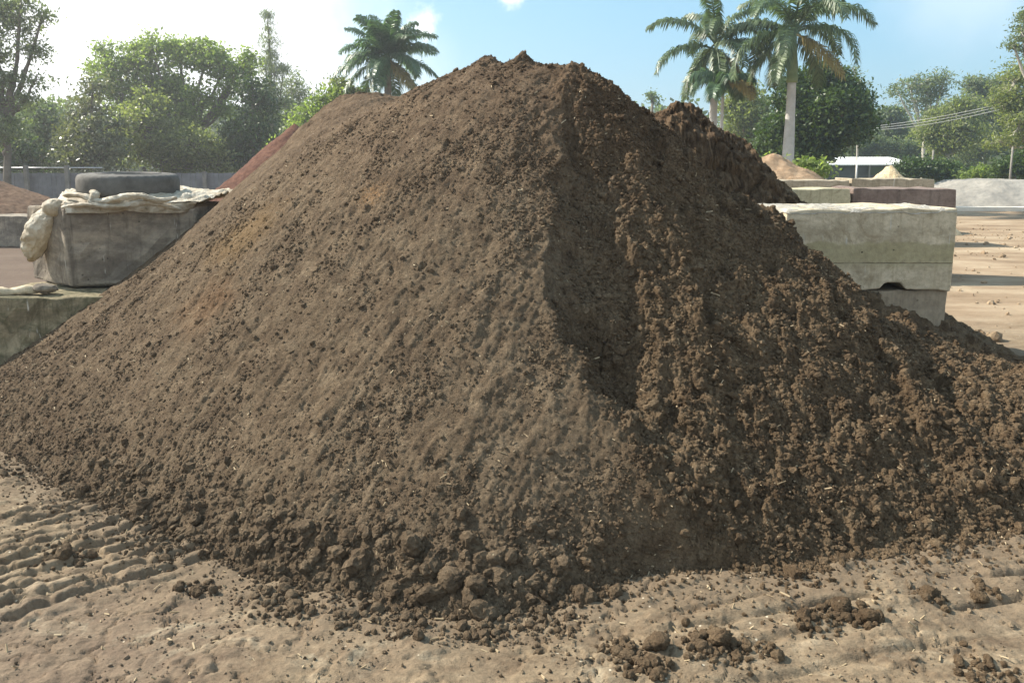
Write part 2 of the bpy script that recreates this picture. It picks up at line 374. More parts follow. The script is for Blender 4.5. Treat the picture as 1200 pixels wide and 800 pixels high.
# behind the crest: saddle, second hump, left plateau, back slope
C += [tuple(at(795, 130, 7.3)), tuple(at(822, 130, 7.3)), tuple(at(848, 152, 7.4)), tuple(at(870, 172, 7.5)), tuple(at(905, 203, 7.5)), tuple(at(940, 236, 7.5)), tuple(at(985, 280, 7.5)),
      (1.25, 6.3, 1.45), (1.9, 6.3, 1.1), (2.5, 6.2, .8), (.4, 6.2, 1.75), (-.4, 6.3, 1.8), (-1.1, 7.4, 2.0), (0, 7.6, 1.6), (-2.0, 7.3, 1.5), (-2.9, 6.6, .9), (-3.4, 6.2, .5), (-3.6, 7.5, .3),
      (1.4, 8.3, 1.9), (0, 9., 1.1), (-1.5, 9., .9), (2.6, 8.6, 1.0), (3.4, 7.5, .5), (3.6, 6., .3), (3.9, 5.6, .1), (3.3, 9.5, 0), (0, 10.4, 0), (-3, 9.5, 0), (4.4, 8, -.3), (-4.4, 8, -.3), (-4.6, 6, -.2), (4.9, 6, -.4), (0, 11.6, -.8), (3.5, 11, -.8), (-3.5, 11, -.8)]
C = np.array(C)
def rk(r): return r**1.3
_P = np.concatenate([np.ones((len(C), 1)), C[:, :2]], 1)
_K = rk(np.linalg.norm(C[:, None, :2]-C[None, :, :2], axis=2)) + np.eye(len(C))*(.012)*(-1)
_A = np.block([[_K, _P], [_P.T, np.zeros((3, 3))]])
_W = np.linalg.solve(_A, np.concatenate([C[:, 2], np.zeros(3)]))
def base_h(x, y):
    sh = np.shape(x); x = np.ravel(x); y = np.ravel(y); r = np.zeros(len(x))
    for a in range(0, len(x), 40000):
        xs, ys = x[a:a+40000], y[a:a+40000]
        D = np.hypot(xs[:, None]-C[None, :, 0], ys[:, None]-C[None, :, 1])
        r[a:a+40000] = rk(D)@_W[:-3]+_W[-3]+_W[-2]*xs+_W[-1]*ys
    return r.reshape(sh)

def crease_x(y):   # x of the front ridge as a function of y
    return np.interp(y, [2.6, 2.83, 3.0, 3.24, 3.49, 4.06, 5.0], [.85, .66, .5, .32, .21, .22, .30])
def heap_h(x, y):
    h = base_h(x, y)
    cx = crease_x(y)+.20*fbm(x*.3, y, 2.8, 5, 77, .6)
    d = x-cx
    inn = sst(2.55, 3.0, y)*(1-.6*sst(3.9, 4.8, y))*(1-sst(4.45, 4.95, y))
    # crisp ridge on the left of the crease, scooped gully just right of it
    h = h+inn*(.05*np.exp(-np.maximum(-d, 0)/.25)*(d < 0)+(d >= 0)*(.05*np.exp(-(d/.13)**2)-.055*(1+1.4*fbm(x, y, 3, 3, 79))*np.exp(-((d-.26-.2*fbm(x*0, y, 1.7, 2, 83))/.24)**2)*sst(2.9, 3.4, y)))
    rgt = sst(-.03, .13, d)
    # loader bite at the heap's foot beside the ridge
    a = np.hypot((x-.70)/.30, (y-2.74)/.13); h = h-.11*np.exp(-a**4)
    # left face: rills running down the slope (towards lower left)
    q = (x*.80-y*.60); p = (x*.60+y*.80)
    up = sst(.05, .35, h)
    rill = fbm(q*1., p*.28, 5.5, 4, 5)*.024+fbm(q, p*.42, 17, 3, 9)*.008
    det = fbm(x, y, 4, 5, 21, .6)*.026+fbm(x, y, 36, 3, 31, .65)*.008
    left = (rill*up+det)
    # right flank: crumbly lumps and slumps
    wx = x+.09*fbm(x, y, 6, 4, 91, .65); wy = y+.09*fbm(x, y, 6, 4, 92, .65)
    slump = (fbm(wx*1., wy*.6, 2.0, 4, 41, .55)*.20-.05*sst(.05, .3, fbm(wx, wy*.7, 3.4, 3, 43)))
    lump = bil(wx, wy, 4.5, 4, 51, .6)*.042
    d1, d2, ci = worley(wx, wy, 13, 5); clod = (np.clip(.62-d1, 0, 1)**.6)*(ci > .45)*.026
    e1, e2, ei = worley(wx, wy, 31, 8); clod2 = (np.clip(.6-e1, 0, 1)**.6)*(ei > .35)*.013
    right = slump*up+lump+clod+clod2+det*.7+fbm(x, y, 22, 3, 35, .7)*.022-.03
    fl = sst(.40, .05, h)*(1-rgt)      # cloddy fringe low on the left
    lowl = (clod*.8+clod2*1.1-.025)*fl
    e = fbm(x, y, 1.1, 2, 66)
    grain = clod2*.5*sst(-.05, .35, e+.25*fbm(x, y, 7, 2, 67))
    h = h+left*(1-rgt)+right*rgt+lowl+grain*(1-rgt)
    # knobs on the crest
    for (u, v, Y, r, a) in KNOBS:
        c = at(u, v, Y); dd = np.hypot(x-c[0], y-c[1])/r; h = h+a*np.exp(-dd**2.4)
    # undercut cliff of the second hump
    cc = x-(1.32+.10*fbm(x*0+3, y, 3, 2, 4)); m = sst(-.16, .05, cc)*sst(6.7, 6.95, y+.1*fbm(x, y, 4, 2, 3)); 
    cut = (1-sst(6.85, 7.2, y+.30*fbm(x, y, 3., 5, 3, .6)+.1*(x-1.8)))*sst(6.0, 6.7, y)*sst(1.0, 1.35, x)*sst(3.0, 2.4, x); h = h-.32*cut
    return h
KNOBS = [(613, 78, 5.2, .036, .055), (613, 78, 5.2, .11, .05), (568, 80, 5.3, .10, .055), (655, 76, 5.05, .12, .02), (705, 86, 5.0, .16, .02), (350, 165, 6.3, .12, .05), (840, 150, 7.4, .18, .01)]

def onheap(u, v):
    Ys = np.linspace(2.3, 7.5, 400); P_ = np.array([at(u, v, q) for q in Ys]); hh = base_h(P_[:, 0], P_[:, 1])
    i = np.argmax(P_[:, 2] < hh); return P_[i]
STAIN1 = onheap(438, 230); STAIN2 = onheap(285, 275); STAIN3 = onheap(245, 355)
M['soil'] = soil_material()
def arc(u, v): return onground(u, v)[:2]
RUT_DIR = np.array((arc(1150, 655)-arc(860, 700))); RUT_DIR /= np.linalg.norm(RUT_DIR); RUT_N = np.array((RUT_DIR[1], -RUT_DIR[0])); RUT_O = arc(860, 700)
TC = arc(120, 628); T_D = np.array((.78, .62)); T_N = np.array((-.62, .78))
def ground_h(x, y):
    near = 1-sst(6, 9, y)
    h = fbm(x, y, .35, 3, 101)*.03*sst(0, 1, y) + near*(fbm(x, y, 1.8, 4, 102)*.018+fbm(x, y, 9, 5, 103, .65)*.009+fbm(x, y, 38, 2, 108)*.002+.012*sst(.1, .35, fbm(x*.8+y*.5, y*1.1-x*.4, 5, 4, 104, .6)))
    # lifted plates of dried mud
    wx = x+.12*fbm(x, y, 5, 5, 110, .65); wy = (y+.12*fbm(x, y, 5, 5, 111, .65))*1.3
    d1, d2, ci = worley(wx, wy, 5.2, 71)
    pl = sst(.0, .09, d2-d1)*(.003+.012*ci)
    pm = sst(-.3, .15, fbm(x, y, 1.3, 3, 120)); h = h+near*pl*pm-near*.007*pm*sst(.05, .0, d2-d1)
    g1, g2, gi = worley(wx*1.1+5, wy*.9, 12.5, 73); h = h+near*(sst(.0, .12, g2-g1)*.008*gi)*sst(-.1, .25, fbm(x, y, 1.7, 3, 121))
    # loader tread pressed into the soft soil, lower left
    s = (x-TC[0])*T_D[0]+(y-TC[1])*T_D[1]; t = (x-TC[0])*T_N[0]+(y-TC[1])*T_N[1]
    t = t+.10*s*s+.035*fbm(x, y, 4, 3, 130)
    msk = sst(1.15, .8, np.abs(s+.1))*sst(.62, .45, np.abs(t+.02)+.1*fbm(x, y, 3, 2, 131))
    ph = t/.092+.22*fbm(x, y, 6, 3, 134); fr = ph-np.floor(ph); row = np.floor(ph)
    lug = sst(0, .18, fr)*sst(1.0, .4, fr)
    ss = s/.21+row*.37+.2*fbm(x, y, 6, 2, 133); f2 = ss-np.floor(ss); brk = .35+.65*sst(0, .10, f2)*sst(1., .82, f2)
    h = h+msk*(.022*lug*brk*(.5+.9*ci)-.008)
    # drag lines left by the bucket along the right foot
    n = (x-RUT_O[0])*RUT_N[0]+(y-RUT_O[1])*RUT_N[1]; l = (x-RUT_O[0])*RUT_D0+(y-RUT_O[1])*RUT_D1
    n = n+.02*fbm(l, n*0, 2, 2, 140)
    on = sst(-.6, -.1, l)*near
    for c, w, a in ((.05, .012, -.015), (.10, .04, .012), (.150, .012, -.022), (.20, .03, .012), (.27, .013, -.024), (.33, .03, .010), (.43, .014, -.018), (.50, .03, .007)):
        h = h+on*a*np.exp(-((n-c)/w)**2)*sst(-.15, .2, fbm(l, n*3, 2.0, 3, int(c*1000)))
    bank = sst(.5, .1, n)*on*.02
    return h+bank
RUT_D0, RUT_D1 = RUT_DIR

def grid_mesh(xs, ys):
    X, Y = np.meshgrid(xs, ys)
    nx, ny = len(xs), len(ys)
    i = np.arange(ny-1)[:, None]*nx+np.arange(nx-1)[None]
    return X, Y, np.stack([i, i+1, i+nx+1, i+nx], -1).reshape(-1, 4)

# heap mesh
def seg(a, b, st): return np.arange(a, b, st)
xs = np.concatenate([seg(-4.6, -3.4, .02), seg(-3.4, 3.2, .0075), seg(3.2, 4.8, .02)])
ys = np.concatenate([seg(2.1, 5.4, .0075), seg(5.4, 6.6, .02), seg(6.6, 7.6, .0125), seg(7.6, 11, .06)])
X, Y, Q = grid_mesh(xs, ys)
Z = heap_h(X, Y)
G_ = ground_h(X, Y)
gy, gx = np.gradient(Z, ys, xs); nrm = np.stack([-gx, -gy, np.ones_like(Z)], -1); nrm /= np.linalg.norm(nrm, axis=2)[..., None]
V = np.stack([X, Y, Z], -1)
up = sst(0, .15, Z)
rg = sst(-.02, .15, X-crease_x(Y)); S_ = X*.25+Y*.2+Z*.9; T_ = X*.75-Y*.62
disp = (fbm(X+Z, Y+Z*.7, 22, 4, 210, .7)*.020+fbm(X-Z, Y+Z*.9, 55, 2, 211)*.012)*up*(.32+.98*rg)
disp += (1-rg)*up*(fbm(T_, S_*.42, 26, 4, 215, .7)*.011*(.35+1.0*sst(-.3, .35, fbm(X, Y, 1.6, 3, 218)))-.02*sst(.22, .5, fbm(T_, S_*.5, 7, 4, 216, .65))*sst(-.1, .3, fbm(X, Y, 1.1, 2, 219)))
V = V+nrm*disp[..., None]
back = sst(6.5, 6.8, Y)
V[..., 1] -= back*(fbm(X, Z*1.2, 7, 5, 230, .65)*.16); V[..., 2] += back*fbm(X, Z+Y, 9, 4, 232, .6)*.04
keep = (Z > G_-.05).ravel()
Q = Q[keep[Q].any(axis=1)]
used = np.zeros(len(keep), bool); used[Q] = True
idx = np.cumsum(used)-1
heap = empty('soil_heap', (0, 5, 0))
tag(heap, 'large heap of dark brown garden soil filling the bay, tallest pile in the yard', 'soil heap')
V2 = V.reshape(-1, 3)[used]-np.array((0, 5, 0))
o = link('heap_soil', npmesh('heap_soil', V2, [idx[Q]]), M['soil'], heap)

CL = [(730, 765, .07, .8), (835, 765, .09, .8), (760, 788, .07, .8), (990, 727, .07, .7), (1015, 731, .05, .6), (1090, 708, .05, .6), (960, 735, .09, .5), (1150, 695, .04, .3), (880, 765, .08, .4), (80, 652, .12, .35), (190, 640, .15, .5),
      (560, 742, .08, .7), (470, 735, .1, .5), (330, 700, .12, .5), (420, 722, .1, .4), (640, 740, .15, .4), (1160, 790, .1, .5), (235, 690, .07, .5), (345, 720, .06, .5)]
def cldens(x, y):
    w = .008*np.ones(len(x))
    for (u, v, r_, a) in CL:
        c = onground(u, v); w = np.maximum(w, a*np.exp(-((x-c[0])**2+(y-c[1])**2)/(2*(r_*.6)**2)))
    return w

# ---------------------------------------------------------------- yard ground: one sheet out to the horizon
def grow(a, b, st, k):
    r = [a]
    while r[-1] < b: r.append(r[-1]+st); st *= k
    return np.array(r[1:])
gxs = np.concatenate([-grow(3.3, 900, .02, 1.07)[::-1], seg(-3.3, 3.3, .008), grow(3.3, 900, .02, 1.07)])
gys = np.concatenate([-grow(-1.5, 300, .03, 1.15)[::-1], seg(1.5, 4.3, .008), grow(4.3, 1300, .015, 1.045)])
GX, GY, GQ = grid_mesh(gxs, gys)
GZ = ground_h(GX, GY)
BH = base_h(np.clip(GX, -6, 6), np.clip(GY, 1, 12))
GZ = np.where(BH > .25, GZ-.1, GZ)
me = npmesh('ground', np.stack([GX, GY, GZ], -1).reshape(-1, 3), [GQ])
at_ = me.attributes.new('spill', 'FLOAT', 'POINT')
far_ = (np.abs(GX) > 6) | (GY > 12)
at_.data.foreach_set('value', np.where(far_, 0, np.maximum(np.clip(1+BH*2.2, 0, 1)**1.5, .75*cldens(GX.ravel(), GY.ravel()).reshape(GX.shape)-.1)).ravel().astype(np.float32))
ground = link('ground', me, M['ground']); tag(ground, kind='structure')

# ---------------------------------------------------------------- clods and crumbs
def ico(sub):
    t = (1+5**.5)/2
    v = [(-1, t, 0), (1, t, 0), (-1, -t, 0), (1, -t, 0), (0, -1, t), (0, 1, t), (0, -1, -t), (0, 1, -t), (t, 0, -1), (t, 0, 1), (-t, 0, -1), (-t, 0, 1)]
    f = [(0, 11, 5), (0, 5, 1), (0, 1, 7), (0, 7, 10), (0, 10, 11), (1, 5, 9), (5, 11, 4), (11, 10, 2), (10, 7, 6), (7, 1, 8), (3, 9, 4), (3, 4, 2), (3, 2, 6), (3, 6, 8), (3, 8, 9), (4, 9, 5), (2, 4, 11), (6, 2, 10), (8, 6, 7), (9, 8, 1)]
    v = [np.array(p)/np.linalg.norm(p) for p in v]
    for _ in range(sub):
        c = {}; nf_ = []
        def mid(a, b):
            k = (min(a, b), max(a, b))
            if k not in c:
                m = v[a]+v[b]; v.append(m/np.linalg.norm(m)); c[k] = len(v)-1
            return c[k]
        for a, b, d in f:
            x, y, z = mid(a, b), mid(b, d), mid(d, a); nf_ += [(a, x, z), (b, y, x), (d, z, y), (x, y, z)]
        f = nf_
    return np.array(v), np.array(f)
def lumpy(sub, amp, seed):
    v, f = ico(sub); rs = np.random.RandomState(seed); r = np.ones(len(v))
    for k in range(10 if sub > 1 else 5):
        d = rs.normal(size=3); d /= np.linalg.norm(d); c = v@d
        r += amp*rs.uniform(.3, 1)*np.exp(-((1-c)*rs.uniform(2, 9)))*rs.choice([1, 1, -1])
    for fq in ((5, .10), (11, .06)) if sub > 1 else ():
        o_ = rs.uniform(-9, 9, 3); r += amp*fq[1]*3*(pn(v[:, 0]*fq[0]+o_[0]+v[:, 2]*3, v[:, 1]*fq[0]+o_[1])+pn(v[:, 2]*fq[0]+o_[2], v[:, 0]*fq[0]-v[:, 1]*4))
    r += rs.normal(0, amp*(.12 if sub > 1 else .3), len(v))
    return v*r[:, None], f
def rotmats(n, rs):
    q = rs.normal(size=(n, 4)); q /= np.linalg.norm(q, axis=1)[:, None]; w, x, y, z = q.T
    return np.stack([1-2*(y*y+z*z), 2*(x*y-z*w), 2*(x*z+y*w), 2*(x*y+z*w), 1-2*(x*x+z*z), 2*(y*z-x*w), 2*(x*z-y*w), 2*(y*z+x*w), 1-2*(x*x+y*y)], 1).reshape(n, 3, 3)
def scatter(mb, P, Rr, sub, amp, seed, nvar=8, flat=(.75, 1.15)):
    rs = np.random.RandomState(seed); n = len(P)
    var = rs.randint(0, nvar, n)
    for k in range(nvar):
        s = np.where(var == k)[0]
        if not len(s): continue
        v, f = lumpy(sub, amp, seed*31+k)
        sc = rs.uniform(flat[0], flat[1], (len(s), 3))*Rr[s][:, None]
        W = np.einsum('nij,nvj->nvi', rotmats(len(s), rs), v[None]*sc[:, None])+P[s][:, None]
        F_ = (f[None]+(np.arange(len(s))*len(v))[:, None, None]).reshape(-1, 3)
        mb.add(W.reshape(-1, 3), F_)
from_grid_cache = {}
def surf(x, y):   # z of heap mesh by bilinear lookup, joined with ground
    ix = np.clip(np.searchsorted(xs, x)-1, 0, len(xs)-2); iy = np.clip(np.searchsorted(ys, y)-1, 0, len(ys)-2)
    hz = Z[iy, ix]
    return np.maximum(hz, ground_h(x, y)), hz
rs = np.random.RandomState(5)
def sample(n, f):
    x = rs.uniform(-4, 4, n); y = rs.uniform(2.1, 5.6, n); z, hz = surf(x, y)
    d = x-crease_x(y)
    k = rs.uniform(0, 1, n) < f(x, y, hz, d)
    return x[k], y[k], z[k], hz[k], d[k]
clm = fbm
mb = MB()
def dens_small(x, y, h, d):
    r = sst(-.02, .25, d)
    nz = sst(-.15, .3, fbm(x, y, 2.2, 3, 300))
    lft = .10+.9*sst(.0, .3, fbm(x*.8-y*.6, (x*.6+y*.8)*.5, 3.2, 4, 300))+.9*sst(.5, .05, h)
    k = np.where(h > -.02, lft*(1-r)+r*1.0, np.exp((h+.02)*12)*.22)
    return np.clip(k*(h > -.9), 0, 1)
x, y, z, hz, d = sample(330000, dens_small)
r = rs.gamma(2.2, .0011, len(x))+.0022+.0012*sst(0, .3, d)
scatter(mb, np.stack([x, y-5, z+r*.3], 1), r, 0, .5, 3, 12, (.55, 1.5))
def dens_mid(x, y, h, d):
    r = sst(0, .25, d)
    nz = sst(-.05, .35, fbm(x, y, 2.8, 3, 305))
    k = (1-r)*(.008+.05*nz+.9*sst(.30, .04, h)*sst(-2.8, -1.8, x))+r*(.22+.55*nz+.3*sst(.8, .1, h))
    return np.clip(np.where(h > -.02, k, .08*np.exp((h+.02)*12)), 0, 1)
x, y, z, hz, d = sample(36000, dens_mid)
r = .0055+rs.gamma(1.8, .0026, len(x)); r = np.minimum(r, .024)
scatter(mb, np.stack([x, y-5, z+r*.2], 1), r, 1, .5, 4, 14, (.55, 1.45))
def dens_big(x, y, h, d):
    fr = sst(.26, .10, h)*(h > -.02)*sst(-2.5, -1.6, x)*(1-sst(.2, .6, x))
    return fr*.95+sst(.1, .4, d)*.05*(h > 0)*sst(1.0, .2, h)
x, y, z, hz, d = sample(15000, dens_big)
r = .009+rs.gamma(1.6, .0055, len(x)); r = np.minimum(r, .038)
scatter(mb, np.stack([x, y-5, z+r*.2], 1), r, 2, .42, 6, 16, (.65, 1.3))
o = mb.build('heap_clods', M['soil'], heap, smooth=False); tag(o, kind='stuff')

# wood chips and straw in the soil
def slivers(mb, x, y, z, yoff, lo, hi, rs, w=(.0012, .0032)):
    n = len(x); L = rs.uniform(lo, hi, n)/2; L *= rs.choice([1, 1, 1, 1.7], n)
    a = rs.normal(size=(n, 3)); a[:, 2] *= .5; a /= np.linalg.norm(a, axis=1)[:, None]
    b = np.cross(a, rs.normal(size=(n, 3))); b /= np.linalg.norm(b, axis=1)[:, None]; c = np.cross(a, b)
    W = rs.uniform(*w, n)
    p = np.stack([x, y+yoff, z+.004], 1)
    vs = []
    for sa in (-1, 1):
        for sb, sc in ((-1, -1), (1, -1), (1, 1), (-1, 1)):
            vs.append(p+a*(sa*L)[:, None]+b*(sb*W)[:, None]+c*(sc*W*.6)[:, None])
    V = np.stack(vs, 1).reshape(-1, 3)
    f = np.array([(0, 3, 2, 1), (4, 5, 6, 7), (0, 1, 5, 4), (1, 2, 6, 5), (2, 3, 7, 6), (3, 0, 4, 7)])
    mb.add(V, (f[None]+(np.arange(n)*8)[:, None, None]).reshape(-1, 4))
mb = MB()
x, y, z, hz, d = sample(9000, lambda x, y, h, d: np.clip(np.where(h > 0, .22+.6*sst(0, .3, d)+.3*sst(.7, .1, h), .12*np.exp(h*4)), 0, 1)*(.25+.75*(fbm(x, y, 3, 2, 320) > 0)))
slivers(mb, x, y, z, -5, .008, .032, rs)
o = mb.build('wood_chips', M['chip'], heap, smooth=False); tag(o, kind='stuff')

# loose crumbs on the yard in front of the heap
mb = MB(); mc = MB()
n = 26000; x = rs.uniform(-3, 3, n); y = rs.uniform(1.7, 4, n)
w = cldens(x, y); k = rs.uniform(0, 1, n) < w; _, hz = surf(x, y); k &= hz < -.0
x, y, w = x[k], y[k], w[k]; z = ground_h(x, y)
r = rs.gamma(2., .0016, len(x))*(.55+.8*w)+.0018; r = np.minimum(r, .03)
scatter(mb, np.stack([x, y, z+r*.4], 1), r, 1, .3, 8, 10)
xx = []; 
for (u, v, r_, a) in CL:
    c = onground(u, v); q = int(1900*r_*a); xx.append(np.stack([rs.normal(c[0], r_*.55, q), rs.normal(c[1], r_*.45, q)], 1))
xx = np.concatenate(xx); z = ground_h(xx[:, 0], xx[:, 1]); _, hz = surf(xx[:, 0], xx[:, 1]); k = hz < 0; xx = xx[k]; z = z[k]
r = np.minimum(rs.gamma(1.4, .0036, len(xx))+.002, .026)
scatter(mb, np.stack([xx[:, 0], xx[:, 1], z+r*.4], 1), r, 1, .3, 9, 10)
o = mb.build('loose_soil_crumbs', M['soil'], smooth=False); tag(o, 'small crumbs of brown soil spilled on the tan yard before the heap', 'soil crumbs', kind='stuff')
n = 650; x = rs.uniform(-3, 3, n); y = rs.uniform(1.7, 3.8, n); _, hz = surf(x, y); k = hz < 0
slivers(mc, x[k], y[k], ground_h(x[k], y[k]), 0, .006, .03, rs)
mg = MB(); n = 20000; x = rs.uniform(-2.9, 2.9, n); y = 1.7+2.6*rs.uniform(0, 1, n)**1.3; _, hz = surf(x, y)
k = (hz < 0) & (rs.uniform(0, 1, n) < .15+.85*sst(-.1, .3, fbm(x, y, 3, 4, 330))); x = x[k]; y = y[k]
r = rs.gamma(1.8, .0011, len(x))+.0012
scatter(mg, np.stack([x, y, ground_h(x, y)+r*.3], 1), r, 0, .5, 18, 10, (.5, 1.6))
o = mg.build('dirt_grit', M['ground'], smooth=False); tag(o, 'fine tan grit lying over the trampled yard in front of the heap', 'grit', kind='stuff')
ms = MB(); n = 5200; x = rs.uniform(3.0, 12, n); y = rs.uniform(4.6, 22, n); k = (x > 3.6) | (y < 5.6); k &= (rs.uniform(0, 1, n) < .12+sst(0, .3, fbm(x, y, .9, 4, 340))) & (base_h(x, np.clip(y, 0, 12)) < -.02); x = x[k]; y = y[k]
r = .006+rs.gamma(1.5, .006, len(x))
scatter(ms, np.stack([x, y, ground_h(x, y)+r*.3], 1), r, 1, .45, 28, 10, (.6, 1.4))
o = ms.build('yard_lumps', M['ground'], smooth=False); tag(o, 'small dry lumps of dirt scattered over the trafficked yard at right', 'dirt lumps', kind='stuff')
o = mc.build('straw_bits', M['chip'], smooth=False); tag(o, 'pale bits of straw and wood strewn on the tan yard before the heap', 'straw', kind='stuff')

big = [(772, 764, .030, 'knobbly brown soil clod standing alone right of the heap foot, casting a shadow'),
       (845, 758, .036, 'largest brown clod lying on the yard at the bottom of the picture'),
       (1018, 733, .028, 'brown clod on the yard at the near end of a line of crumbs'),
       (1088, 706, .034, 'upright rough clod at the right end of the crumb trail'),
       (1148, 704, .024, 'small isolated clod furthest right on the yard'),
       (738, 772, .024, 'brown clod at the left edge of the crumb patch by the bottom'),
       (985, 722, .030, 'flattish clod in the middle of the crumb trail right of centre'),
       (530, 708, .036, 'big rounded clod on the lowest fringe of the heap'),
       (556, 714, .040, 'biggest rounded clod of the heap fringe, next to a dark hollow'),
       (582, 698, .027, 'upright egg shaped clod above the heap fringe'),
       (640, 590, 0, '')]
for k, (u, v, r_, lab) in enumerate(big):
    if not r_: continue
    c = onground(u, v); c[2] = max(float(surf(np.array([c[0]]), np.array([c[1]]))[0][0]), 0)
    if k >= 7:
        c = c+np.array((0, .02, 0)); c[2] = float(surf(np.array([c[0]]), np.array([c[1]]))[0][0])
    mb = MB(); v_, f_ = lumpy(3, .32, 500+k); v_ = v_*(1+.05*pn(v_[:, 0]*6+k, v_[:, 1]*6+v_[:, 2]*5)[:, None])
    mb.add(v_*np.array((1.1, 1, .85))*r_, f_)
    o = mb.build('soil_clod', M['soil']); o.location = (c[0], c[1], c[2]+r_*.5)
    tag(o, lab, 'soil clod', 'large soil clods on and before the heap foot')

# ---------------------------------------------------------------- concrete blocks
def bevel(o, w, seg=2):
    m = o.modifiers.new('bevel', 'BEVEL'); m.width = w; m.segments = seg; m.limit_method = 'ANGLE'; m.angle_limit = R(40)
def block(name, label, x0, x1, y0, y1, z0, z1, mat, rz=0, notch=None, jit=.007, group='concrete blocks of the bay walls', res=False, cat='concrete block'):
    rs = np.random.RandomState(int(abs(x0*97+y0*31+z0*7))+3)
    cx, cy = (x0+x1)/2, (y0+y1)/2; L = x1-x0; D = y1-y0; H = z1-z0
    e = empty(name, (cx, cy, z0), rz); tag(e, label, cat, group)
    pts = []
    nseg = max(4, int(L/.12))
    def line(a, b, n): return [(a[0]+(b[0]-a[0])*i/n, a[1]+(b[1]-a[1])*i/n) for i in range(n)]
    bot = [(-L/2, 0)]
    if notch:
        n0, n1, nh = notch
        pts += line((-L/2, 0), (n0, 0), 5)+[(n0, .0), (n0+.03, nh*.8), (n0+.06, nh), (n1-.06, nh), (n1-.03, nh*.75), (n1, 0)]+line((n1, 0), (L/2, 0), 3)[1:]
    else: pts += line((-L/2, 0), (L/2, 0), nseg)
    pts += line((L/2, 0), (L/2, H), 5)+line((L/2, H), (-L/2, H), nseg)+line((-L/2, H), (-L/2, 0), 5)
    P = np.array(pts)+rs.normal(0, jit, (len(pts), 2))
    n = len(P)
    # front, middle and back outlines
    lay = np.linspace(-D/2, D/2, 5); V = []
    for yy in lay:
        q = P+rs.normal(0, jit*.5, P.shape); V.append(np.stack([q[:, 0], np.full(n, yy), q[:, 1]], 1))
    V = np.concatenate(V); F4 = []
    for l in range(4):
        for i in range(n):
            j = (i+1) % n; F4.append((l*n+i, l*n+n+i, l*n+n+j, l*n+j))
    mb = MB(); mb.add(V, F4); mb.F.setdefault(n, []).append(np.arange(n)[None]); mb.F[n].append((np.arange(n)[::-1]+4*n)[None])
    o = mb.build('block_body', mat, e, smooth=False); bevel(o, .012, 2)
    if res:
        gx = np.arange(-L/2-.004, L/2+.004, .02); gy = np.arange(-D/2-.004, D/2+.004, .02)
        X_, Y_, q = grid_mesh(gx, gy); hh = .002+.026*fbm(X_+cx, Y_+cy, 6, 4, 7)+.008*fbm(X_, Y_, 22, 3, 9)
        ed = np.minimum(np.minimum(X_+L/2+.012, L/2+.012-X_), np.minimum(Y_+D/2+.012, D/2+.012-Y_)); hh = np.where(ed < .012, hh-.03, hh)
        o2 = link('cement_crust', npmesh('cement_crust', np.stack([X_, Y_, hh+H+.003], -1).reshape(-1, 3), [q]), M['residue'], e)
    return e
# right wall, camera side
block('concrete_block', 'pale concrete block with a fork notch beneath, upper block right of the heap', 2.12, 3.44, 5.93, 6.72, .615, 1.235, M['conc_pale'], 0, (.10, .31, .045), res=True)
block('concrete_block', 'damp grey lower block with white drips, half buried right of the heap', 2.07, 3.43, 5.97, 6.74, .0, .605, M['conc_pale2'])
block('concrete_block', 'brown edged upper block mostly buried in the heap, left of the pale notched block', .80, 2.09, 6.0, 6.75, .61, 1.225, M['conc_tan'])
# drips of cement down the lower block
# second and third bay walls behind
block('concrete_block', 'reddish brown stained block behind the pale notched block', 4.62, 6.02, 10.45, 11.2, .60, 1.24, M['conc_red'], res=False)
block('concrete_block', 'lower block under the reddish brown stained block', 4.65, 6.0, 10.47, 11.2, 0, .59, M['conc_tan'])
block('concrete_block', 'greenish pale block left of the reddish brown stained block', 3.22, 4.58, 10.43, 11.2, .60, 1.235, M['conc_green'])
block('concrete_block', 'lower block under the greenish pale block', 3.2, 4.6, 10.45, 11.2, 0, .59, M['conc_tan'])
block('concrete_block', 'tan slab of the far wall right before the yellow gravel heap', 6.6, 8.2, 15., 15.8, .62, 1.27, M['conc_tan'])
block('concrete_block', 'lower tan slab of the far wall under the gravel side block', 6.6, 8.18, 15., 15.8, 0, .61, M['conc_tan'])
block('concrete_block', 'long pale slab of the far wall at the foot of the orange sand heap', 5.0, 6.55, 15., 15.8, .62, 1.245, M['conc_tan'])
block('concrete_block', 'lower pale slab of the far wall below the long slab', 5.0, 6.55, 15., 15.8, 0, .61, M['conc_tan'])
block('concrete_block', 'leftmost slab of the far wall beside the dark soil heap', 3.7, 4.95, 15., 15.8, .62, 1.25, M['conc_pale2'])
# left wall
def hull_block(label, foot2, z0, z1, mat, jit=.006):
    c = np.mean(foot2, axis=0); e = empty('concrete_block', (c[0], c[1], z0)); tag(e, label, 'concrete block', 'concrete blocks of the bay walls')
    P = []; n = len(foot2)
    for i in range(n):
        a, b = np.array(foot2[i]), np.array(foot2[(i+1) % n]); k = max(2, int(np.linalg.norm(b-a)/.09))
        for j in range(k): P.append(a+(b-a)*j/k-c)
    P = np.array(P); n = len(P); zs = np.linspace(0, z1-z0, 8); rs = np.random.RandomState(9); V = []
    for zz in zs: V.append(np.concatenate([P+rs.normal(0, jit, P.shape), np.full((n, 1), zz)+(rs.normal(0, jit, (n, 1)))], 1))
    F4 = [(l*n+i, l*n+(i+1) % n, l*n+n+(i+1) % n, l*n+n+i) for l in range(len(zs)-1) for i in range(n)]
    mb = MB(); mb.add(np.concatenate(V), F4); mb.F.setdefault(n, []).append((np.arange(n)[::-1])[None]); mb.F[n].append((np.arange(n)+(len(zs)-1)*n)[None])
    o = mb.build('block_body', mat, e, smooth=False); bevel(o, .015, 2); return e
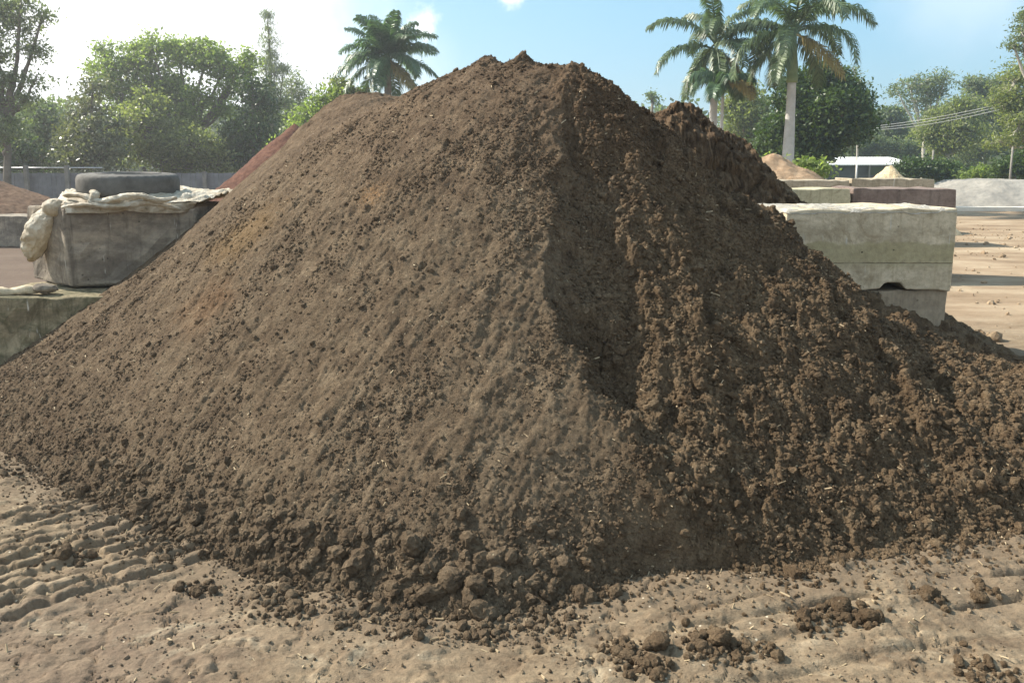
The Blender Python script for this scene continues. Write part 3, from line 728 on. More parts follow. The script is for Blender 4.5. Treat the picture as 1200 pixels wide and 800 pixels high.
A = at(40, 330, 6.45)[:2]; B = at(82, 338, 5.98)[:2]; Cc = at(232, 338, 6.25)[:2]; Dd = (Cc[0]+.1, 7.1); Ee = (A[0]+.15, 7.2)
hull_block('grey weathered block under the tarp and the tyre, left of the heap', [A, B, Cc, Dd, Ee], .625, 1.24, M['conc_grey'])
hull_block('mossy dark block half buried at the left edge, below the tarp covered block', [(-5.2, 5.95), (-5.15, 5.5), (-3.0, 5.6), (-2.7, 6.5), (-2.9, 7.1), (-3.55, 7.2), (-3.92, 6.6), (-4.0, 6.02)], 0, .615, M['conc_moss'])
# broken pale edging lying on the lower wall
mb = MB()
pa = at(-40, 349, 5.72); pb = at(46, 343, 5.78)
t = np.linspace(0, 1, 14)[:, None]; pts = pa+(pb-pa)*t; pts[:, 2] = .632+.006*np.sin(t[:, 0]*9)
mb.tube(pts, .032+.006*np.sin(t[:, 0]*17), 8, wob=.004)
o = mb.build('concrete_strip', M['conc_pale']); tag(o, 'pale broken concrete strip lying along the edge of the mossy block', 'rubble')
mb = MB(); v_, f_ = lumpy(3, .3, 77); mb.add(v_*np.array((.07, .05, .035)), f_); o = mb.build('rubble_stone', M['conc_grey']); o.location = tuple(at(54, 344, 5.8)*np.array((1, 1, 0))+np.array((0, 0, .645)))
tag(o, 'grey stone lying on the mossy block beside the pale strip', 'stone')

# ---------------------------------------------------------------- tyre
TY = at(151, 214, 6.55); ty = empty('old_tyre', (TY[0], TY[1], 1.315)); tag(ty, 'old grey truck tyre lying flat on the tarp to weigh it down', 'tyre')
prof = [(.20, .012), (.215, .0), (.27, .003), (.335, .006), (.372, .012), (.388, .026), (.396, .05), (.398, .095), (.396, .14), (.388, .168), (.372, .184), (.335, .19), (.27, .192), (.215, .196), (.20, .184), (.195, .17), (.21, .15), (.27, .15), (.35, .14), (.365, .1), (.35, .06), (.27, .046), (.21, .046), (.195, .03)]
k = 144; P = np.array(prof); th = np.arange(k)*2*np.pi/k
rr = np.repeat(P[None, :, 0], k, 0); zz = np.repeat(P[None, :, 1], k, 0)
for i, (r_, z_) in enumerate(prof):
    if r_ > .371:
        rr[:, i] -= .008*((np.arange(k) // 2 + (i % 2)) % 2 == 0)
V = np.stack([rr*np.cos(th)[:, None], rr*np.sin(th)[:, None], zz], -1).reshape(-1, 3); m_ = len(prof)
q = [(i*m_+j, ((i+1) % k)*m_+j, ((i+1) % k)*m_+(j+1) % m_, i*m_+(j+1) % m_) for i in range(k) for j in range(m_)]
mb = MB(); mb.add(V, q); o = mb.build('tyre_casing', M['rubber'], ty)
mb = MB()
for r0 in (.255, .315):
    a = np.arange(65)*2*np.pi/64; z0 = .1945 if r0 < .3 else .1895
    mb.tube(np.stack([r0*np.cos(a), r0*np.sin(a), np.full(65, z0)], 1), .0035, 5, cap=False)
mb.build('sidewall_rib', M['rubber'], ty)
ty.rotation_euler = (R(1.5), R(1.), 0)

# ---------------------------------------------------------------- tarp
tp = empty('tarp', (TY[0], TY[1]-.05, 1.24)); tag(tp, 'crumpled cream plastic tarp spread over the grey block under the tyre', 'tarp')
def path_sheet(front, back, sag, n=90, m=46, seed=0, amp=.03):
    """front/back edges given as polylines; wrinkled sheet between them with its front lip folding over"""
    def rs_(P, n):
        P = np.array(P, float); d = np.r_[0, np.cumsum(np.linalg.norm(np.diff(P, axis=0), axis=1))]; s = np.linspace(0, d[-1], n)
        return np.stack([np.interp(s, d, P[:, i]) for i in range(3)], 1)
    a = rs_(front, n); b = rs_(back, n); t = np.linspace(0, 1, m)[:, None, None]
    V = a[None]*(1-t)+b[None]*t
    u = np.linspace(0, 1, n)[None]; tt = t[:, :, 0]
    w = 1.3*amp*np.abs(bil(u*7+tt*2.5, tt*2.8-u*2, 1.3, 4, seed, .6))+amp*.5*fbm(u*16, tt*5, 1., 3, seed+5)
    V[..., 2] += w*(.35+.65*np.sin(np.pi*np.clip(tt*1.1, 0, 1)))+sag*np.sin(np.pi*tt)
    V[..., 1] += .6*w*(1-tt)
    i = np.arange(m-1)[:, None]*n+np.arange(n-1)[None]
    return V.reshape(-1, 3), np.stack([i, i+1, i+n+1, i+n], -1).reshape(-1, 4)
def L_(P): return [np.array(p)-np.array((TY[0], TY[1]-.05, 1.24)) for p in P]
mb = MB()
fr = L_([at(66, 252, 6.30), at(80, 250, 5.97), at(120, 250, 6.0), at(150, 247, 6.05), at(180, 250, 6.12), at(212, 250, 6.2), at(226, 247, 6.28)])
tpz = L_([at(62, 240, 6.35), at(76, 238, 6.0), at(120, 240, 6.02), at(150, 236, 6.08), at(180, 240, 6.15), at(212, 238, 6.22), at(232, 238, 6.28)])
bk = L_([(-3.95, 7.1, 1.30), (-3.6, 7.2, 1.29), (-3.1, 7.2, 1.27), (-2.5, 7.15, 1.27), (-2.2, 7.1, 1.26)])
V, q = path_sheet(fr, tpz, .0, m=14, seed=3, amp=.012); V[:, 1] -= .018; mb.add(V, q)
V, q = path_sheet(tpz, bk, .045, seed=13, amp=.05); V[:, 1] -= .018; mb.add(V, q)
sh = mb.build('tarp_sheet', M['tarp'], tp); s_ = sh.modifiers.new('solid', 'SOLIDIFY'); s_.thickness = .004
# rolled folds along the front lip
mb = MB()
for (pp, r0, sd) in (([at(72, 229, 6.1), at(95, 228, 6.02), at(118, 238, 5.97), at(140, 232, 6.0), at(165, 229, 6.02), at(186, 236, 6.08), at(210, 231, 6.15)], .030, 1),
                     ([at(70, 243, 6.0), at(100, 239, 5.95), at(135, 243, 5.97), at(165, 237, 6.03), at(190, 240, 6.1), at(214, 246, 6.2)], .024, 2),
                     ([at(104, 242, 5.96), at(112, 228, 6.0), at(108, 224, 6.15)], .028, 3)):
    P = np.array(L_(pp)); d = np.linspace(0, 1, len(P)); s = np.linspace(0, 1, 50); P = np.stack([np.interp(s, d, P[:, i]) for i in range(3)], 1)
    for i in range(3): P[:, i] = np.convolve(np.pad(P[:, i], 3, 'edge'), np.ones(7)/7, 'valid')
    rr = r0*(1+.45*fbm(s*6, s*0, 1.4, 3, sd))*np.sin(np.pi*np.clip(s*.94+.03, 0, 1))**.4
    mb.tube(P, rr*.8, 26); W_t = mb.V[-1].reshape(len(P), 26, 3); cen_ = W_t.mean(1, keepdims=True)
    TH, SS = np.meshgrid(np.arange(26)*2*np.pi/26, s*8.); cr = bil(np.cos(TH)*1.1+SS*.5, np.sin(TH)*1.1+SS*.9, 1.5, 3, sd+60, .55)
    W_t = cen_+(W_t-cen_)*(1+.75*cr[..., None])*np.array((1, 1, .8)); mb.V[-1] = W_t.reshape(-1, 3)
o = mb.build('tarp_folds', M['tarp'], tp)
# wind filled corner hanging over the block's left end
mb = MB(); v_, f_ = ico(4)
n3 = v_
cr_ = bil(n3[:, 0]*1.5+n3[:, 2]*.8, n3[:, 1]*2-n3[:, 0]*1.2, 2.6, 3, 28, .5)
r = 1+.07*cr_+.10*bil(n3[:, 0]*1.2+n3[:, 2], n3[:, 1]*1.2-n3[:, 2]*.6, 1.6, 3, 8)+.06*fbm(n3[:, 0]*3+n3[:, 2]*2, n3[:, 1]*3, 1.5, 3, 18)
v_ = v_*r[:, None]
tip = np.clip(-v_[:, 2], 0, 1); 
x_ = v_[:, 0]*.17; z_ = v_[:, 2]*.145; y_ = v_[:, 1]*.13
x_ = x_*(1-.55*tip**2)-.10*(tip**2); z_ = z_-.05*tip**3+ .55*x_
z_ = z_-.04*np.clip(-v_[:, 0], 0, 1)**2
pc = L_([at(52, 267, 6.22)])[0]
mb.add(np.stack([x_, y_, z_], 1)+pc, f_)
o = mb.build('tarp_billow', M['tarp'], tp)
mb = MB(); v_, f_ = ico(3); v_ = v_*(1+.16*bil(v_[:, 0]*2, v_[:, 1]*2+v_[:, 2], 1.3, 3, 4))[:, None]
mb.add(v_*np.array((.085, .07, .065))+L_([at(64, 243, 6.1)])[0], f_)
o = mb.build('tarp_knot', M['tarp'], tp)
# flap stretched right over to the heap
mb = MB()
fr = L_([at(180, 252, 6.25), at(205, 247, 6.35), at(225, 243, 6.5), at(250, 234, 6.6), at(268, 226, 6.7)]); bk = L_([at(170, 214, 7.2), at(205, 216, 7.2), at(225, 221, 7.1), at(250, 223, 7.0), at(270, 223, 6.85)])
V, q = path_sheet(fr, bk, .01, n=50, m=30, seed=23, amp=.025); mb.add(V, q)
o = mb.build('tarp_flap', M['tarp'], tp); s_ = o.modifiers.new('solid', 'SOLIDIFY'); s_.thickness = .004

# ---------------------------------------------------------------- other heaps
def pile(name, label, cx, cy, H, rx, ry, mat, seed, flat=0, cat='heap', n=150, rough=.05):
    t = np.linspace(-1.15, 1.15, n); X_, Y_, q = grid_mesh(t, t)
    rad = np.hypot(X_, Y_)*(1+.12*fbm(X_, Y_, 1.5, 3, seed))
    h = np.clip(1-rad, -.2, 1); h = np.where(h > 0, h**.95, h)
    h = np.minimum(h, 1-flat+.25*flat*h)/(1-flat*.75)
    Zz = H*h+rough*H*fbm(X_, Y_, 3.5, 5, seed+3, .6)*sst(0, .1, h)+.02*fbm(X_, Y_, 30, 2, seed)
    rs_ = np.random.RandomState(seed)
    o = link(name, npmesh(name, np.stack([X_*rx, Y_*ry, Zz], -1).reshape(-1, 3), [q]), mat); o.location = (cx, cy, 0)
    tag(o, label, cat, 'stockpiles of loose material in the yard'); return o
p = at(-30, 208, 17.5); pile('mulch_heap', 'brown mulch heap at the left edge before the fence', p[0], 18.2, 1.22, 2.6, 2.4, M['mulchb'], 3, cat='mulch heap')
p = at(338, 170, 20); pile('mulch_heap', 'rusty red mulch heap seen between the tyre and the soil heap', p[0], 20.6, 2.6, 3.1, 2.8, M['mulch'], 5, cat='mulch heap')
p = at(917, 184, 17.6); pile('sand_heap', 'orange sand heap at the foot of the palm trees', p[0], 18.2, 1.82, 3.3, 2.3, M['sand'], 8, cat='sand heap', rough=.10)
p = at(1048, 197, 17.8); pile('gravel_heap', 'pointed yellow gravel heap behind the far wall', p[0], 18.0, 1.50, 1.5, 1.6, M['gravel'], 12, .06, cat='gravel heap')
pile('crusher_dust_heap', 'broad flat topped grey heap at the right edge behind the kerb', 18.2, 29.5, .98, 3.9, 3.0, M['greysand'], 14, .45, cat='gravel heap')

# kerb in front of the grey heap
mb = MB(); mb.box((20, 25.6, .06), (20, .5, .13)); o = mb.build('kerb', M['kerbw'], smooth=False); tag(o, kind='structure')
# far left small block & rubble
block('concrete_block', 'small grey block standing alone at the left edge before the mulch heap', -11.2, -9.05, 14.6, 15.3, 0, .58, M['conc_grey'], group='concrete blocks of the bay walls')

# ---------------------------------------------------------------- fence
fn = empty('timber_fence', (-14, 25, 0)); tag(fn, 'grey weathered board fence below the trees on the left', 'fence')
mb = MB(); x = -20.; rs2 = np.random.RandomState(4)
while x < 12:
    mb.box((x, rs2.normal(0, .006), .63+rs2.normal(0, .008)), (.142, .02, 1.24)); x += .15
mb.build('fence_boards', M['fence'], fn, smooth=False)
for xx_ in (-19, -16.2, -13.4, -10.6, -7.8, -5.0, -2.2, .6, 3.4, 6.2, 9., 11.8): pass
for u in (-260, -180, -100, -25, 31, 79, 130, 180, 240, 290, 340):
    xw = at(u, 210, 24.9)[0]+14; hgt = 1.5 if u in (31, 79) else 1.3
    mb = MB(); mb.box((xw, -.09, hgt/2), (.12, .1, hgt)); o = mb.build('fence_post', M['post'], fn, smooth=False)
mb = MB(); mb.tube([(-3.2, -.03, 1.42), (.8, -.03, 1.42)], .018, 6); mb.build('fence_rail', M['rail'], fn)

# ---------------------------------------------------------------- shed
sx0 = at(975, 190, 58)[0]; sx1 = at(1062, 190, 58)[0]
sh = empty('shed', ((sx0+sx1)/2, 60, 0)); tag(sh, 'low dark green shed with a white sloping metal roof right of the palms', 'shed')
W_ = sx1-sx0+1.6
mb = MB(); mb.box((0, 0, .74), (W_-.4, 3.8, 1.48)); mb.build('shed_wall', M['shedwall'], sh, smooth=False)
mb = MB(); n = 60
xs_ = np.linspace(-W_/2, W_/2, n*2)
for s in (1,):
    a = np.stack([xs_, np.full(n*2, -2.3), 1.42+.03*(np.arange(n*2) % 2)], 1); b = a+np.array((0, 4.6, .56))
    V = np.concatenate([a, b, a+np.array((0, 0, -.08)), b+np.array((0, 0, -.08))]); i = np.arange(n*2-1); N2 = n*2
    mb.add(V, np.stack([i, i+1, i+1+N2, i+N2], 1), np.stack([i+2*N2, i+3*N2, i+1+3*N2, i+1+2*N2], 1), np.stack([i, i+2*N2, i+1+2*N2, i+1], 1), np.stack([i+N2, i+1+N2, i+1+3*N2, i+3*N2], 1))
mb.build('shed_roof', M['roof'], sh, smooth=False)
mb = MB(); mb.box((.6, -1.92, .95), (1.2, .05, .6)); mb.build('shed_window', M['leaf_dark'], sh, smooth=False)
for xx_ in (-W_/2+.4, 0, W_/2-.4):
    mb = MB(); mb.box((xx_, -2.15, .7), (.1, .1, 1.4)); mb.build('shed_post', M['post'], sh, smooth=False)

# ---------------------------------------------------------------- trees
def leaves(mb, P, size, rs, asp=.5, droop=0):
    n = len(P); a = rs.normal(size=(n, 3)); a[:, 2] -= droop; a /= np.linalg.norm(a, axis=1)[:, None]
    b = np.cross(a, rs.normal(size=(n, 3))); b /= np.linalg.norm(b, axis=1)[:, None]
    s = size*rs.uniform(.7, 1.45, n)[:, None]
    V = np.stack([P-a*s, P+b*s*asp, P+a*s, P-b*s*asp], 1).reshape(-1, 3)
    mb.add(V, np.arange(n*4).reshape(n, 4))
def tree(name, label, u, Yd, lobes, leafm, barkm, seed, leaf=.10, per=60, clump=.30, clumps=26, trunk=.16, asp=.5, droop=0, cat='tree', limbs=True, trunks=1, dfac=.8, ztrunk=None, shell=.45):
    rs = np.random.RandomState(seed)
    base = at(u, 215, Yd); base[2] = 0
    e = empty(name, tuple(base)); tag(e, label, cat, 'trees and shrubs round the yard')
    mt = MB(); mc = MB()
    L = []
    for lb in lobes:
        c = at(lb[0], lb[1], Yd)-base; r = lb[2]*Yd/F; c[1] += (rs.uniform(-1, 1)*r*.7 if len(lb) < 4 else lb[3]); L.append((c, r))
    zt = min(c[2]-r*.3 for c, r in L if True)
    cx = np.mean([c for c, r in L], axis=0)
    zt = max(.8, (zt if ztrunk is None else ztrunk))
    fork = np.array((cx[0]*.3, 0, zt))
    for k in range(trunks):
        off = np.array((rs.uniform(-.5, .5), rs.uniform(-.3, .3), 0)) if k else np.zeros(3)
        t = np.linspace(0, 1, 7)[:, None]; pts = off*(1+t)+fork*t+rs.normal(0, trunk*.25, (7, 3))*np.sin(np.pi*t)
        pts[0, 2] = -.05
        mt.tube(pts, trunk*(1-.35*t[:, 0])*(1 if k == 0 else .7), 8)
    for c, r in L:
        if limbs:
            st = fork if c[2] > fork[2] else np.array((fork[0]*.5, 0, fork[2]*.6)); t = np.linspace(0, 1, 8)[:, None]
            d = c-st; pts = st+d*t+np.array((0, 0, 1))*np.sin(np.pi*t)*(-.08)*np.linalg.norm(d)+rs.normal(0, .05*r+.02, (8, 3))*np.sin(np.pi*t)
            mt.tube(pts, trunk*.5*(1-.7*t[:, 0])+.012, 6)
        nc = max(9, int(clumps*(r**2)/ (1.2**2)*2.1))
        dr = rs.normal(size=(nc, 3)); dr /= np.linalg.norm(dr, axis=1)[:, None]
        rad = r*(shell+(1.05-shell)*rs.uniform(0, 1, nc)**.6); cc = c+dr*rad[:, None]*np.array((1, dfac, .85))
        cc = cc[cc[:, 2] > .1]
        for q in cc:
            if limbs and rs.uniform() < .55:
                t = np.linspace(0, 1, 4)[:, None]; pts = c+(q-c)*t+rs.normal(0, .04*r, (4, 3))*np.sin(np.pi*t)
                mt.tube(pts, .035*min(1, r)*(1-.7*t[:, 0])+.006, 4, cap=False)
            m = int(per*rs.uniform(.5, 1.4)); cs = clump*rs.uniform(.6, 1.3)
            P = q+rs.normal(size=(m, 3))*cs*np.array((1, 1, .6))
            leaves(mc, P, leaf, rs, asp, droop)
    mt.build('trunk', barkm, e); mc.build('crown', leafm, e, smooth=False)
    return e
def shift(L, dx=0, dy=0): return [(a+dx, b+dy, *r) for a, b, *r in L]
tree('gum_tree', 'tall thin gum tree with sparse leaves cut by the left edge', 6, 24, [(38, 60, 14), (20, 34, 14), (46, 95, 10), (14, 90, 12), (34, 118, 12), (30, 8, 14), (8, 150, 22), (-20, 60, 30), (50, 20, 7), (-10, 10, 25), (-15, 110, 24)],
     M['leaf_gum'], M['bark'], 1, leaf=.06, per=44, clump=.19, clumps=80, trunk=.13, asp=.35, droop=.6, ztrunk=3.)
tree('dark_tree', 'dark shaded tree low behind the fence at the left edge', 5, 31, [(5, 165, 26), (-30, 150, 35), (40, 185, 16), (15, 195, 14)], M['leaf_dark'], M['bark'], 2, leaf=.09, per=60, clump=.3)
tree('leafy_tree', 'mid green leafy tree between the left gum and the silvery bush', 52, 34, [(50, 140, 22), (65, 158, 20), (38, 165, 20), (55, 185, 22), (30, 195, 12)], M['leaf_far'], M['bark'], 3, leaf=.09, per=60, clump=.32)
tree('spreading_tree', 'big spreading tree with bright green rounded top behind the tyre', 215, 38, [(150, 68, 24), (178, 56, 18), (205, 62, 22), (238, 66, 24), (262, 78, 18), (130, 92, 22), (170, 92, 24), (290, 72, 12), (284, 90, 14), (120, 62, 10), (200, 98, 14), (270, 104, 10), (165, 125, 22), (200, 118, 22), (240, 112, 16), (262, 128, 14), (218, 140, 18), (145, 118, 20)],
     M['leaf_bright'], M['bark'], 4, leaf=.085, per=62, clump=.28, clumps=24, trunk=.24, ztrunk=2.6, trunks=2)
tree('olive_green_tree', 'olive green understorey tree under the spreading tree', 190, 36, [(175, 150, 30), (205, 165, 26), (235, 170, 24), (150, 170, 28), (195, 190, 20), (250, 190, 20), (168, 125, 22), (225, 190, 18)], M['leaf_gumy'], M['bark'], 5, leaf=.08, per=60, clump=.3, trunks=3)
tree('silvery_bush', 'silvery olive bush with glittering leaves behind the tyre', 105, 31, [(95, 130, 24), (118, 155, 28), (88, 170, 24), (135, 178, 24), (100, 190, 20), (108, 100, 14), (75, 190, 14)], M['leaf_olive'], M['bark'], 6, leaf=.07, per=60, clump=.26, clumps=30, cat='bush')
tree('dark_tree', 'dark dense tree right of the spreading tree', 296, 37, [(298, 100, 12), (300, 122, 18), (296, 150, 24), (310, 172, 20), (275, 165, 22), (285, 188, 18), (262, 180, 14)], M['leaf_dark'], M['bark'], 7, leaf=.09, per=60, clump=.3)
tree('she_oak_tree', 'tall wispy she oak rising above the trees left of centre', 318, 46, [(313, 18, 4), (314, 32, 6), (315, 48, 8), (317, 64, 9), (312, 80, 9), (324, 88, 10), (318, 104, 13), (328, 124, 14), (316, 140, 14), (332, 80, 5)], M['leaf_gum'], M['bark'], 8, leaf=.11, per=46, clump=.22, clumps=46, trunk=.08, asp=.14, droop=1.5, ztrunk=2.6)
tree('gum_tree', 'grey green gum beside the wispy she oak', 346, 50, [(344, 96, 12), (352, 110, 11), (336, 112, 12), (346, 130, 16), (330, 145, 14), (352, 150, 12)], M['leaf_gum'], M['gumbark'], 9, leaf=.10, per=40, clump=.3, asp=.3)
tree('leafy_tree', 'bright low tree where the heap slope meets the trees on the left', 372, 33, [(372, 124, 15), (360, 140, 16), (385, 128, 12), (350, 158, 16), (392, 108, 9), (335, 175, 16)], M['leaf_bright'], M['bark'], 10, leaf=.08, per=60, clump=.26)
tree('leafy_tree', 'small bush crown beside the left palm trunk', 402, 34, [(398, 102, 11), (412, 108, 10), (392, 118, 12), (425, 112, 8)], M['leaf_gumy'], M['bark'], 11, leaf=.07, per=50, clump=.2, clumps=40)
tree('leafy_tree', 'tiny treetop showing over the crest left of the right palms', 762, 60, [(762, 112, 6), (768, 118, 5)], M['leaf_far'], M['bark'], 12, leaf=.10, per=24, clump=.2, clumps=40)
tree('leafy_tree', 'light green tree between the two right palms', 872, 48, [(872, 108, 16), (862, 130, 18), (885, 135, 20), (868, 158, 22), (895, 165, 20), (850, 170, 16), (882, 182, 20)], M['leaf_gumy'], M['bark'], 13, leaf=.10, per=60, clump=.34)
tree('mango_tree', 'dense dark rounded tree behind the rightmost palm', 955, 33, [(965, 98, 26), (990, 112, 18), (942, 112, 26), (975, 130, 32), (995, 148, 20), (945, 145, 30), (920, 160, 26), (962, 164, 24), (945, 175, 24), (925, 188, 20), (905, 175, 16), (1000, 152, 12), (935, 186, 18)],
     M['leaf_dark'], M['bark'], 14, leaf=.085, per=85, clump=.27, clumps=46, trunk=.25, shell=.6)
tree('bare_tree', 'thin twiggy tree showing beside the dense dark tree', 1003, 44, [(1004, 88, 8), (1012, 98, 6), (998, 80, 5)], M['leaf_gum'], M['gumbark'], 15, leaf=.05, per=10, clump=.15, clumps=60, trunk=.07)
tree('leafy_tree', 'small round topped tree right of the dense dark tree', 1040, 72, [(1040, 138, 14), (1030, 145, 9), (1050, 150, 12), (1022, 160, 10), (1035, 165, 14)], M['leaf_far'], M['bark'], 16, leaf=.14, per=50, clump=.4)
tree('gum_tree', 'flat topped gum tree with a wide crown above the shed', 1082, 62, [(1065, 102, 14), (1088, 94, 14), (1105, 94, 9), (1050, 108, 8), (1095, 112, 14), (1075, 118, 12), (1090, 132, 9)], M['leaf_gum'], M['gumbark'], 17, leaf=.12, per=40, clump=.36, clumps=16, asp=.35, trunk=.22, ztrunk=3.6)
tree('gum_tree', 'yellow green gum with a leaning white trunk behind the hedge', 1110, 56, [(1112, 138, 20), (1130, 125, 14), (1095, 150, 16), (1120, 160, 22), (1140, 150, 16), (1100, 172, 14)], M['leaf_gumy'], M['gumbark'], 18, leaf=.12, per=50, clump=.36, asp=.4, trunk=.2, ztrunk=2.)
tree('gum_tree', 'grey green gum tree behind the power lines', 1150, 64, [(1135, 100, 9), (1155, 104, 13), (1170, 100, 13), (1148, 125, 16), (1165, 135, 18), (1155, 160, 20), (1140, 180, 16)], M['leaf_gum'], M['gumbark'], 19, leaf=.13, per=46, clump=.4, asp=.35)
tree('gum_tree', 'tall yellowish gum tree filling the right edge', 1205, 38, [(1190, 98, 18), (1205, 80, 16), (1180, 120, 16), (1200, 130, 22), (1185, 150, 20), (1172, 165, 14), (1205, 165, 20), (1230, 110, 30), (1240, 150, 30)], M['leaf_gumy'], M['gumbark'], 20, leaf=.085, per=50, clump=.26, asp=.35, trunk=.2)
tree('gum_tree', 'overhanging gum branch foliage high at the right edge', 1225, 32, [(1192, 40, 12), (1198, 62, 9), (1212, 25, 16), (1230, 50, 24), (1186, 52, 5), (1200, 20, 8)], M['leaf_gum'], M['gumbark'], 21, leaf=.065, per=36, clump=.17, clumps=60, asp=.35, trunk=.16, ztrunk=3.5)
for i, (u, Yd, L, lab, mt_) in enumerate([
    (1100, 42, [(1085, 198, 14), (1105, 200, 14), (1120, 208, 12), (1070, 196, 12), (1058, 200, 10)], 'dark green hedge bush between shed and grey heap', 'leaf_dark'),
    (1185, 36, [(1180, 195, 14), (1195, 190, 16), (1175, 205, 10), (1205, 200, 14)], 'dark green bush at the right edge behind the grey heap', 'leaf_dark'),
    (1150, 40, [(1148, 206, 9), (1158, 203, 8), (1138, 209, 7)], 'low yellow green shrub right of the hedge bush', 'leaf_bright'),
    (1030, 68, [(1000, 172, 12), (1020, 170, 14), (1045, 174, 12), (1065, 176, 12), (1085, 180, 14), (1010, 182, 10)], 'row of low trees behind the shed roof', 'leaf_far'),
    (905, 24, [(895, 196, 8), (950, 196, 8), (958, 200, 6), (880, 200, 9)], 'low yellowish undergrowth at the foot of the palms', 'leaf_bright')]):
    tree('bush', lab, u, Yd, L, M[mt_], M['bark'], 40+i, leaf=.075, per=70, clump=.22, clumps=50, cat='bush', trunk=.07)

# far woodland closing the horizon
mb = MB(); rs3 = np.random.RandomState(50); mt = MB()
P = []
for i in range(420):
    a = R(rs3.uniform(-62, 62)); dist = rs3.uniform(80, 120); x_, y_ = dist*math.sin(a), dist*math.cos(a)
    hgt = rs3.uniform(4, 8.5)
    for k in range(22):
        c = np.array((x_, y_, hgt*rs3.uniform(.15, .95)))+rs3.normal(0, 1.5, 3)*np.array((1, 1, .35)); P.append(c+rs3.normal(size=(18, 3))*np.array((.6, .6, .4)))
    if i % 3 == 0: mt.tube([(x_, y_, -.1), (x_+.2, y_, hgt*.5), (x_, y_, hgt*.9)], [.22, .16, .05], 5)
P = np.concatenate(P); P = P[P[:, 2] > 0]
leaves(mb, P, .34, rs3, .6)
o = mb.build('far_woodland', M['leaf_far'], smooth=False); tag(o, 'distant belt of green woodland closing the horizon', 'woodland', kind='stuff')
mt.build('woodland_trunks', M['gumbark'], o)

# ---------------------------------------------------------------- palms
def palm(label, u, Yd, vbase_top, R_, seed, fronds, mat, tr=.2, shaft=1.3, flen=2.9, lean=0, bd=(95, 135), tm='palmtrunk', dp=.85):
    rs = np.random.RandomState(seed)
    base = at(u, 215, Yd); base[2] = 0
    top = at(u+lean, vbase_top, Yd)[2]
    e = empty('palm_tree', tuple(base)); tag(e, label, 'palm tree', 'palm trees behind the heap')
    n = 60; t = np.linspace(0, 1, n); zz = t*(top-shaft)
    rr = tr*(1.15-.35*t+.12*np.exp(-((t-.45)/.2)**2))*(1+.02*(np.arange(n) % 3 == 0)); pts = np.stack([t*lean*Yd/F*.8, 0*t, zz], 1); pts[0, 2] = -.1
    mb = MB(); mb.tube(pts, rr, 14); mb.build('trunk', M[tm], e)
    b = pts[-1]; t = np.linspace(0, 1, 12); mb = MB()
    sp = np.stack([b[0]+0*t, b[1]+0*t, b[2]-.02+t*shaft], 1)
    mb.tube(sp, tr*(.85*(1-t)**.7*.9+.28+.15*np.sin(np.pi*np.clip(t*2, 0, 1))), 12); mb.build('crownshaft', M['crownshaft'], e)
    T = np.array((b[0], b[1], b[2]+shaft))
    for k, (az, el, ln, mk) in enumerate(fronds):
        az = R(az); d = np.array((math.cos(az), math.sin(az))); m = 26; L = flen*ln; ds = L/(m-1)
        p = T+np.array((0, 0, -.25*rs.uniform(0, 1))); pts = [p.copy()]; ang = R(el)
        bend = R(rs.uniform(*bd))/(m-1)
        if el < -10: bend *= .45
        for i in range(m-1):
            p = p+np.array((d[0]*math.cos(ang), d[1]*math.cos(ang), math.sin(ang)))*ds; pts.append(p.copy()); ang -= bend*(.5+1.0*i/m); ang = max(ang, R(-86))
        pts = np.array(pts); s = np.linspace(0, 1, m)
        mb = MB(); mb.tube(pts, .035*(1-s)+.006, 5, cap=False)
        tan = np.gradient(pts, axis=0); tan /= np.linalg.norm(tan, axis=1)[:, None]; side = np.array((-d[1], d[0], 0))
        NL = 92; sl = np.linspace(.13, .995, NL)
        for sg in (-1, 1):
            for q in sl:
                q = min(1, max(0, q+rs.normal(0, .004)))
                P0 = np.array([np.interp(q, s, pts[:, i]) for i in range(3)]); tg = np.array([np.interp(q, s, tan[:, i]) for i in range(3)])
                ll = (.62*math.sin(math.pi*min(1, q*.80+.14))**.8+.08)*rs.uniform(.85, 1.1)*flen/2.9
                upv = np.cross(side, tg); upv /= np.linalg.norm(upv)+1e-9
                if upv[2] < 0: upv = -upv
                dr = side*sg*.85+tg*.55+upv*rs.normal(.15, .22); dr /= np.linalg.norm(dr)
                g = np.array((0, 0, -1.)); P1 = P0+dr*ll*.45+g*ll*.06; P2 = P1+(dr*.55+g*dp)*ll*.55
                w = .028; wv = tg*w
                mb.add(np.array([P0-wv*.5, P0+wv*.5, P1+wv, P1-wv, P2]), [(0, 1, 2, 3)], [(3, 2, 4)])
        mb.build('frond', M['dead'] if mk == 'd' else mat, e, smooth=False)
    # spear leaf
    mb = MB(); t = np.linspace(0, 1, 8); mb.tube(np.stack([T[0]+.05*t, T[1]+0*t, T[2]-.2+1.1*flen/2.9*t], 1), .035*(1-t)+.006, 5); mb.build('spear_leaf', M['crownshaft'], e)
    return e
def ringf(rs, spec):
    out = []
    for n, el, ln, off in spec:
        for i in range(n): out.append((off+360*i/n+rs.uniform(-9, 9), el+rs.uniform(-7, 7), ln*rs.uniform(.9, 1.08), ''))
    out[-1] = out[-1][:3]+('d',)
    return out
rsf = np.random.RandomState(60)
palm('royal palm with grey white trunk standing right, before the dense dark tree', 922, 26, 34, 2.6, 1, ringf(rsf, [(3, 72, .95, 20), (5, 46, 1.05, 5), (5, 18, 1., 35), (5, -30, .8, 20)]), M['frond'], .17, 1.7, 2.75)
palm('royal palm with drooping fronds left of the two right palms', 833, 28, 50, 2.6, 2, ringf(rsf, [(3, 72, .95, 0), (5, 45, 1.05, 30), (4, 15, 1., 10), (5, -32, .85, 45)]), M['frond'], .16, 1.9, 2.65)
